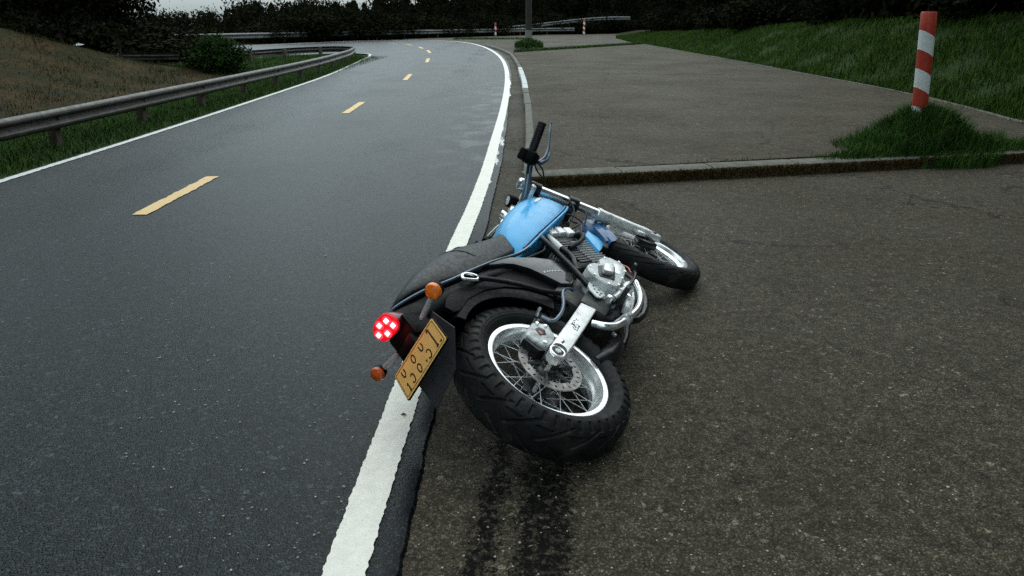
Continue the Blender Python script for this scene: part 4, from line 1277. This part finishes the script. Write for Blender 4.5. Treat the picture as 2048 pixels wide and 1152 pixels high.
def glyph(strokes, cu, cv, w, h, th=.022):
    """strokes in a unit box, drawn as flat bars on the plate"""
    mm = MB()
    for s in strokes:
        P = spline([np.array((x, y, 0.)) for x, y in s], 5) if len(s) > 2 else [np.array((*q, 0.)) for q in s]
        Q = np.array([(cu + (p[0] - .5) * w, cv + (p[1] - .5) * h) for p in P])
        D_ = np.gradient(Q * np.array([2.8, 1]), axis=0); D_ /= np.linalg.norm(D_, axis=1)[:, None] + 1e-9
        Nn = np.c_[-D_[:, 1] / 2.8, D_[:, 0]]
        L_, R_ = Q + Nn * th, Q - Nn * th; n = len(Q)
        mm.add([tuple(pl(*p, .0024)) for p in L_] + [tuple(pl(*p, .0024)) for p in R_], [(i, i + 1, n + i + 1, n + i) for i in range(n - 1)])
    return part(mm, 'plate_character', 'plate_ink', plate, None)
UU = [[(.12, .12), (.10, .5), (.25, .9), (.6, .93), (.86, .62), (.84, .30), (.72, .12)]]
OO = [[(.5, .03), (.16, .22), (.1, .6), (.3, .93), (.62, .93), (.88, .62), (.85, .25), (.5, .03), (.4, .06)]]
CC = [[(.15, .12), (.55, .03), (.86, .3), (.86, .68), (.6, .95), (.2, .9), (.12, .75)]]
ONE = [[(.2, .25), (.5, .06)], [(.5, .04), (.5, .96)], [(.2, .96), (.8, .96)]]
BIG = [[(.22, .10), (.30, .02), (.5, .03)], [(.5, .0), (.5, 1.0)], [(.32, .99), (.68, .97)]]
glyph(UU, .165, .27, .085, .30, .028); glyph(OO, .42, .29, .085, .30, .028); glyph(UU, .62, .28, .085, .30, .028)
glyph(BIG, .85, .49, .13, .74, .034)
glyph(ONE, .135, .75, .07, .30, .028); glyph(CC, .262, .70, .085, .32, .028); glyph(OO, .434, .71, .085, .30, .028); glyph(CC, .675, .72, .09, .32, .028)
glyph([[(.5, .2), (.4, .8)]], .588, .80, .05, .12, .036); glyph([[(.2, .6), (.6, .75), (.85, .3)]], .925, .83, .05, .10, .030)
# tail lamp
tl = [(p[0], p[1]) for p in spline([(-.022, .558), (-.044, .549), (-.055, .526), (-.051, .494), (-.034, .482), (.018, .490), (.050, .503), (.062, .528), (.052, .556), (.030, .566)], 4, True)]
m = MB(); m.loft([[(-.250, y * 1.0, z) for y, z in tl], [(-.256, y * .93, .524 + (z - .524) * .93) for y, z in tl]]); lamp = part(m, 'tail_lamp', 'lamp_lens', None, None)
m = MB(); m.loft([[(-.2495, y * .98, .524 + (z - .524) * .98) for y, z in tl], [(-.17, y * .9, .50 + (z - .524) * .95) for y, z in tl]]); part(m, 'lamp_housing', 'lamp_body', lamp, None)
for (y, z) in [(-.026, .530), (.006, .545), (-.026, .502), (.014, .508), (.040, .534)]:
    m = MB().lathe([(.0165, 0), (.0125, .0012), (0, .0014)], (-.2562, y, z), (-1, 0, 0), 20); hl_ = part(m, 'led_halo_disc', 'led_halo', lamp)  # emissive disc put in as the glow around each LED
    m = MB().box((-.2585, y, z), (.004, .0165, .0155), Matrix.Rotation(R(14), 3, 'X'), .0016, 3); part(m, 'led', 'led', lamp)
pd = bpy.data.lights.new('lamp_light', 'POINT'); pd.energy = .13; pd.color = (1, .02, .03); pd.shadow_soft_size = .03
po = bpy.data.objects.new('lamp_light', pd); COL.objects.link(po); po.parent = lamp; po.location = (-.30, 0, .525)
# indicators
def indicator(base, lens, r, mat):
    b, l = np.array(base), np.array(lens)
    d = l - b; e = l - d / np.linalg.norm(d) * r * .8
    m = MB().tube([b, b + (e - b) * .5, e + np.array([.010, 0, 0])], [.0105, .010, .0095], 12, 2); m.lathe([(0, 0), (.007, 0), (.007, .004), (0, .004)], b + np.array([-.010, 0, 0]), (-1, 0, 0), 6); st = part(m, 'indicator', 'stalk')
    m = MB().lathe([(0, -.030), (r * .55, -.028), (r * .92, -.014), (r, .004), (r * .98, .008), (0, .008)], l, (-1, .0, -.05), 28); part(m, 'indicator_body', 'black_plastic', st)
    m = MB().lathe([(r * .97, .007), (r * .98, .013), (r * .86, .021), (r * .5, .026), (0, .0275)], l, (-1, .0, -.05), 28); part(m, 'indicator_lens', mat, st)
    return st
indicator((-.215, -.092, .434), (-.222, -.209, .434), .0295, 'amber')
indicator((-.215, .092, .456), (-.222, .202, .490), .027, 'amber_dull')['label'] = 'lower indicator near the road, its amber lens dull'

# --- side panel with a scrawled white word
m = MB().prism([(.234, .428), (.32, .410), (.411, .384), (.53, .315), (.64, .228), (.648, .20), (.605, .15), (.55, .118), (.506, .116), (.452, .150), (.437, .22), (.415, .29), (.375, .345), (.327, .378), (.27, .402)], -.142, -.112, .010, 3); sp = part(m, 'side_panel', 'gloss_black')
m = MB()
pz = [(.452, .241), (.457, .231), (.463, .238), (.472, .232), (.476, .224), (.483, .230), (.489, .220), (.497, .224), (.503, .213), (.511, .217), (.518, .205), (.527, .208), (.535, .196), (.545, .197), (.552, .186), (.56, .184)]
m.tube([(x, -.1428, z) for x, z in pz], .0017, 6, 3); part(m, 'lettering', 'plain_white', sp, 60)
m = MB().prism([(.50, .148), (.56, .168), (.59, .155), (.545, .125), (.505, .125)], -.1435, -.141, .001); part(m, 'panel_badge', 'grey_plastic', sp)
# passenger peg hanger: bar with a pale loop at its end
m = MB().tube([(.112, -.14, .408), (.17, -.142, .355), (.25, -.142, .272), (.33, -.138, .175), (.40, -.13, .13)], [.009, .0095, .009, .009, .009], 10, 5); pg = part(m, 'peg_hanger', 'black_metal')
m = MB().tube([(.060, -.14, .436), (.078, -.141, .446), (.108, -.142, .432), (.122, -.142, .405), (.110, -.142, .396), (.078, -.141, .412)], .0062, 10, 4, closed=True); part(m, 'hanger_loop', 'chrome', pg)

# --- frame
m = MB().tube([(.80, -.12, .40), (.727, -.148, .356), (.656, -.152, .233), (.607, -.152, .143), (.549, -.152, .058)], .0135, 14, 4); part(m, 'frame_tube', 'black_metal')
m = MB().tube([(.80, .12, .40), (.727, .13, .356), (.656, .13, .233), (.607, .13, .143), (.549, .13, .058)], .0135, 12, 4); part(m, 'frame_tube', 'black_metal')
m = MB().tube([(1.31, 0, .46), (1.22, -.03, .30), (1.14, -.05, .10), (1.06, -.06, -.10), (.95, -.08, -.16), (.60, -.09, -.16), (.52, -.10, -.05)], .016, 12, 5); part(m, 'frame_tube', 'black_metal')
m = MB().tube([(1.31, 0, .46), (1.22, .03, .30), (1.14, .05, .10), (1.06, .06, -.10), (.95, .08, -.16), (.60, .09, -.16), (.52, .10, -.05)], .016, 12, 5); part(m, 'frame_tube', 'black_metal')
m = MB().box((.95, 0, .375), (.75, .07, .06), None, .015)
m.tube([(1.37, 0, .36), (1.255, 0, .60)], .034, 16, 1); part(m, 'frame_spine', 'black_metal')
m = MB().tube([(.86, -.118, .352), (.815, -.124, .30), (.792, -.126, .262)], [.009, .0155, .015], 14, 4); bt = part(m, 'breather_tube', 'plain_white')
m = MB().tube([(.796, -.126, .266), (.785, -.127, .225), (.76, -.128, .19), (.72, -.126, .165), (.69, -.122, .14)], .0145, 12, 5); part(m, 'breather_hose', 'black_metal', bt)
# heel plate and pivot
m = MB().prism([(.552, .064), (.570, .054), (.575, .020), (.548, -.012), (.522, -.022), (.486, -.013), (.475, .004), (.497, .042), (.52, .058)], -.168, -.160, .003); hp = part(m, 'heel_plate', 'plain_white')
m = MB()
for x, z in [(.540, .040), (.552, .018), (.534, .012), (.515, -.004), (.505, .012), (.498, -.004), (.520, .028)]:
    m.lathe([(0, .0), (.0042, .0), (.0042, .0012), (0, .0012)], (x, -.1682, z), (0, -1, 0), 10)
part(m, 'drilled_hole', 'black_metal', hp)
m = MB().box((.47, -.125, -.01), (.13, .05, .12), None, .015)
m.box((.43, -.05, .10), (.10, .16, .12), None, .02); part(m, 'pivot_housing', 'cast_dark')
# --- swing arm
SA = [(-.062, .022), (-.074, .002), (-.062, -.020), (-.03, -.030), (.06, -.032), (.22, -.030), (.405, -.026), (.385, .040), (.22, .036), (.02, .034), (-.04, .031)]
m = MB().prism(SA, -.152, -.112, .008, 3); sa = part(m, 'swing_arm', 'alloy')
m = MB().lathe([(.030, .0), (.031, .002), (.026, .0035), (.022, .002), (.0215, -.001)], (-.035, -.1525, .001), (0, -1, 0), 28); part(m, 'axle_ring', 'rim', sa)
m = MB().lathe([(.022, .0008), (0, .0008)], (-.035, -.1525, .001), (0, -1, 0), 28); part(m, 'axle_recess', 'black_metal', sa)
m = MB().lathe([(.013, -.004), (.013, .004), (.011, .006), (0, .006)], (-.035, -.1525, .001), (0, -1, 0), 6); part(m, 'axle_nut', 'cast', sa)
m = MB()
rr_ = random.Random(4)
for k in range(26):
    x = rr_.uniform(.165, .245); z = rr_.uniform(-.012, .022)
    m.box((x, -.1523, z), (rr_.uniform(.003, .010), .0012, rr_.uniform(.0015, .005)), Matrix.Rotation(rr_.uniform(-.5, .5), 3, 'Y'))
m.box((.04, -.1523, .006), (.022, .0014, .008), Matrix.Rotation(.1, 3, 'Y'), .0005); part(m, 'worn_decal', 'black_metal', sa, None)
m = MB().prism(SA, .112, .150, .008, 3); part(m, 'swing_arm', 'cast')
m = MB().box((.36, 0, .0), (.05, .25, .055), None, .012); part(m, 'swing_arm_bridge', 'cast_dark')
m = MB().tube([(-.034, -.155, .001), (-.034, .155, .001)], .009, 12, 1); part(m, 'axle', 'alloy')
m = MB().lathe([(.014, -.05), (.026, -.05), (.028, -.045), (.028, -.035), (.024, -.03), (.028, -.025), (.028, -.010), (.024, -.006), (.030, 0), (.030, .012), (.014, .012)], (-.01, -.105, .001), (0, 1, 0), 24); part(m, 'axle_spacer', 'cast_dark')
# chain run
m = MB().tube([(0, .073, .094), (.42, .073, .045)], .008, 6, 1); m.tube([(0, .073, -.094), (.42, .073, -.03)], .008, 6, 1); part(m, 'drive_chain', 'cast_dark')
# --- rear caliper
m = MB().prism([(.012, .075), (.020, .128), (.048, .140), (.085, .138), (.112, .142), (.150, .108), (.160, .088), (.120, .046), (.075, .034), (.030, .040)], -.112, -.052, .010, 3); cp = part(m, 'brake_caliper', 'cast')
m = MB().prism([(.118, .142), (.172, .150), (.196, .128), (.175, .098), (.150, .100)], -.100, -.058, .008); part(m, 'caliper_mount', 'black_metal', cp)
m = MB().prism([(.062, .090), (.078, .118), (.105, .112), (.112, .088), (.085, .072)], -.1135, -.111, .0008); part(m, 'caliper_window', 'black_metal', cp)
m = MB().prism([(.070, .088), (.076, .104), (.086, .100), (.082, .084)], -.1145, -.112, .0005); part(m, 'rust_stain', 'amber_dull', cp)
m = MB()
for x, z in [(.035, .060), (.135, .095), (.118, .125)]:
    m.lathe([(0, 0), (.008, 0), (.008, .006), (.005, .008), (0, .008)], (x, -.112, z), (0, -1, 0), 6)
m.tube([(.185, -.10, .145), (.195, -.125, .152), (.188, -.135, .150)], .007, 8, 2)
part(m, 'caliper_bolt', 'chrome', cp)
m = MB().prism([(.015, .04), (.03, .125), (.005, .13), (-.01, .06)], -.10, -.055, .008); part(m, 'caliper_bracket', 'black_metal', cp)
# brake hose
m = MB().tube([(.545, -.10, .075), (.50, -.12, .112), (.44, -.13, .128), (.385, -.135, .118), (.33, -.135, .095), (.25, -.125, .078), (.19, -.115, .09), (.185, -.11, .13)], .0075, 10, 6); part(m, 'brake_hose', 'trim')

# --- engine
m = MB().prism([(.46, .10), (.62, .125), (.78, .118), (.88, .075), (.95, .0), (.93, -.10), (.84, -.15), (.60, -.155), (.48, -.10), (.44, .0)], -.118, .118, .02, 3); part(m, 'crankcase', 'cast_dark')
m = MB().prism([(.50, .02), (.56, .075), (.62, .09), (.70, .08), (.82, .06), (.85, -.01), (.80, -.075), (.70, -.09), (.56, -.08)], -.15, -.11, .01); part(m, 'crankcase_flange', 'cast')
CV = [(.752, .084), (.785, .076), (.808, .056), (.816, .031), (.826, .0), (.808, -.026), (.782, -.038), (.745, -.043), (.671, -.050), (.62, -.053), (.580, -.048), (.552, -.022), (.543, .012), (.549, .053), (.574, .094), (.604, .108), (.636, .107), (.668, .097), (.684, .080), (.700, .072), (.715, .078), (.730, .086)]
m = MB().prism(CV, -.207, -.142, .012, 3); cc_ = part(m, 'clutch_cover', 'cast')
m = MB().prism([(.70, -.03), (.80, -.015), (.80, .03), (.74, .02), (.69, .0)], -.2085, -.206, .001); part(m, 'cover_ledge', 'alloy', cc_)
m = MB()
for x, z in [(.77, .072), (.815, .01), (.76, -.035), (.68, -.042), (.60, -.045), (.556, -.01), (.560, .06), (.61, .096)]:
    m.lathe([(0, 0), (.0065, 0), (.0065, .004), (0, .005)], (x, -.2065, z), (0, -1, 0), 6)
part(m, 'cover_screw', 'chrome', cc_)
m = MB().prism([(.652, .072), (.74, .028), (.735, .012), (.642, -.014), (.612, -.020), (.568, .040), (.600, .055)], -.2105, -.206, .001); part(m, 'cap_shadow', 'black_metal', cc_)  # dark plate drawing the shadow outline round the oil cap
m = MB().prism([(.660, .054), (.702, .036), (.708, .022), (.640, .000), (.626, .003), (.600, .034), (.606, .042)], -.232, -.208, .006, 2); cap = part(m, 'oil_cap', 'alloy', cc_)
# barrel with fins
CA = np.array([.40, 0, .916]); CA /= np.linalg.norm(CA); CB = np.array([CA[2], 0, -CA[0]])
c0 = np.array([.872, 0, .09])
rotc = Matrix(((CB[0], 0, CA[0]), (0, 1, 0), (CB[2], 0, CA[2])))
m = MB().box(c0 + CA * .09, (.16, .19, .24), rotc, .02); part(m, 'cylinder', 'black_metal')
fin = MB().box((0, 0, 0), (.245, .250, .0042), None, .0015, 1).build('cooling_fin', M['cast'], BK, 30)
for k in range(10):
    o = fin if k == 0 else fin.copy()
    if k: COL.objects.link(o)
    o.parent = BK
    o.matrix_local = Matrix.Translation(Vector(c0 + CA * (.022 + .0165 * k))) @ rotc.to_4x4()
m = MB()
for k in range(10):
    p = c0 + CA * (.022 + .0165 * k) - CB * .075
    m.box((p[0], -.128, p[2]), (.09, .008, .0105), rotc, .001)
part(m, 'fin_block', 'black_metal')
m = MB().box(c0 + CA * .225, (.20, .21, .075), rotc, .015); part(m, 'cylinder_head', 'cast_dark')
for k, (dx, dz) in enumerate([(-.062, .262), (.005, .266), (.066, .258)]):
    p = c0 + CA * dz + CB * dx
    m = MB().box((p[0], -.02, p[2]), (.056, .215, .055), rotc, .012, 3); part(m, 'head_cover', 'alloy')
part(MB().tube([(1.05, -.10, .275), (1.035, -.14, .245), (.98, -.155, .220), (.90, -.15, .218), (.82, -.14, .235)], .0105, 10, 6), 'coolant_hose', 'rubber_soft')
part(MB().box((1.14, 0, .20), (.06, .22, .20), Matrix.Rotation(R(-18), 3, 'Y'), .01), 'radiator', 'black_metal')
part(MB().box((1.02, .02, .33), (.30, .16, .05), None, .015), 'airbox', 'black_plastic')
cable([(1.22, -.10, .33), (1.16, -.13, .29), (1.08, -.12, .30), (1.0, -.11, .34)], .005, name='wiring')
cable([(1.25, -.08, .40), (1.21, -.13, .35), (1.20, -.13, .28), (1.13, -.12, .25)], .004, name='wiring')
cable([(.70, -.14, .32), (.63, -.145, .305), (.56, -.14, .318), (.50, -.13, .335)], .005, name='wiring')
cable([(.90, -.10, .06), (.96, -.13, .04), (.98, -.14, -.02), (.90, -.16, -.06)], .0035, 'amber_dull', 'wiring')
# exhaust: header round the engine, two runs, clamp, dark silencer below
part(MB().tube([(1.06, -.03, .22), (1.10, -.05, .14), (1.04, -.06, .02), (.95, -.08, -.07), (.88, -.11, -.085)], .015, 14, 5), 'exhaust_header', 'cast_dark')
m = MB().tube([(.89, -.10, -.082), (.862, -.142, -.088), (.835, -.158, -.098), (.79, -.16, -.122), (.75, -.16, -.140), (.629, -.158, -.163), (.51, -.156, -.154), (.425, -.154, -.138), (.365, -.15, -.118), (.325, -.146, -.085), (.322, -.13, -.04)], [.013, .0135, .0135, .0135, .0135, .0135, .0150, .0165, .0165, .016, .015], 16, 6); ex = part(m, 'exhaust_pipe', 'chrome')
m = MB().tube([(.86, -.10, -.06), (.82, -.13, -.08), (.76, -.14, -.105), (.65, -.14, -.130), (.52, -.135, -.135), (.40, -.12, -.11)], .013, 14, 6); part(m, 'exhaust_pipe', 'alloy')
m = MB().tube([(.475, -.155, -.148), (.445, -.155, -.143)], .0225, 16, 1); m.box((.46, -.182, -.146), (.03, .014, .014), None, .003); part(m, 'exhaust_clamp', 'cast', ex)
m = MB().tube([(.46, -.06, -.15), (.36, -.07, -.165), (.26, -.07, -.155), (.20, -.06, -.13)], [.03, .038, .038, .024], 18, 4); part(m, 'silencer', 'black_metal')
m = MB().lathe([(0, 0), (.011, 0), (.011, .008), (.006, .010), (0, .010)], (.36, -.118, -.135), (0, -1, 0), 8); part(m, 'silencer_bolt', 'chrome')
# pedal, peg and small engine parts on the right
m = MB().tube([(.845, -.20, -.062), (.80, -.205, -.078), (.735, -.20, -.086), (.66, -.19, -.080), (.58, -.175, -.072), (.51, -.16, -.066)], [.009, .0085, .008, .0075, .0075, .008], 10, 4, flat=.8)
m.box((.848, -.21, -.058), (.03, .04, .018), None, .005); part(m, 'brake_pedal', 'black_metal')
m = MB().box((.545, -.205, -.085), (.035, .085, .022), None, .006); m.tube([(.545, -.15, -.08), (.545, -.17, -.083)], .013, 10, 1); part(m, 'footpeg', 'cast_dark')
m = MB().lathe([(0, -.02), (.03, -.02), (.034, 0), (.030, .012), (.018, .02), (.010, .028), (0, .028)], (.715, -.165, -.078), (0, -1, 0), 22); part(m, 'water_pump', 'alloy')
m = MB().tube([(.66, -.165, -.075), (.60, -.17, -.066), (.545, -.165, -.058)], [.022, .020, .015], 14, 3); m.tube([(.61, -.17, -.067), (.60, -.17, -.066)], .026, 14, 1); part(m, 'pump_pipe', 'alloy')
m = MB().lathe([(0, 0), (.016, 0), (.016, .03), (.010, .034), (0, .034)], (.52, -.150, -.045), (0, -1, 0), 14); m.lathe([(0, 0), (.012, 0), (.012, .02), (0, .022)], (.62, -.165, -.105), (0, -1, 0), 8); part(m, 'drain_plug', 'chrome')
m = MB().box((.60, -.150, -.118), (.12, .04, .03), Matrix.Rotation(R(-8), 3, 'Y'), .008); part(m, 'sump_rib', 'cast')
# left side, underneath
m = MB().prism(CV, .112, .138, .012, 2); part(m, 'alternator_cover', 'cast')
m = MB().box((.55, .16, -.085), (.035, .07, .022), None, .006); part(m, 'footpeg', 'cast_dark')
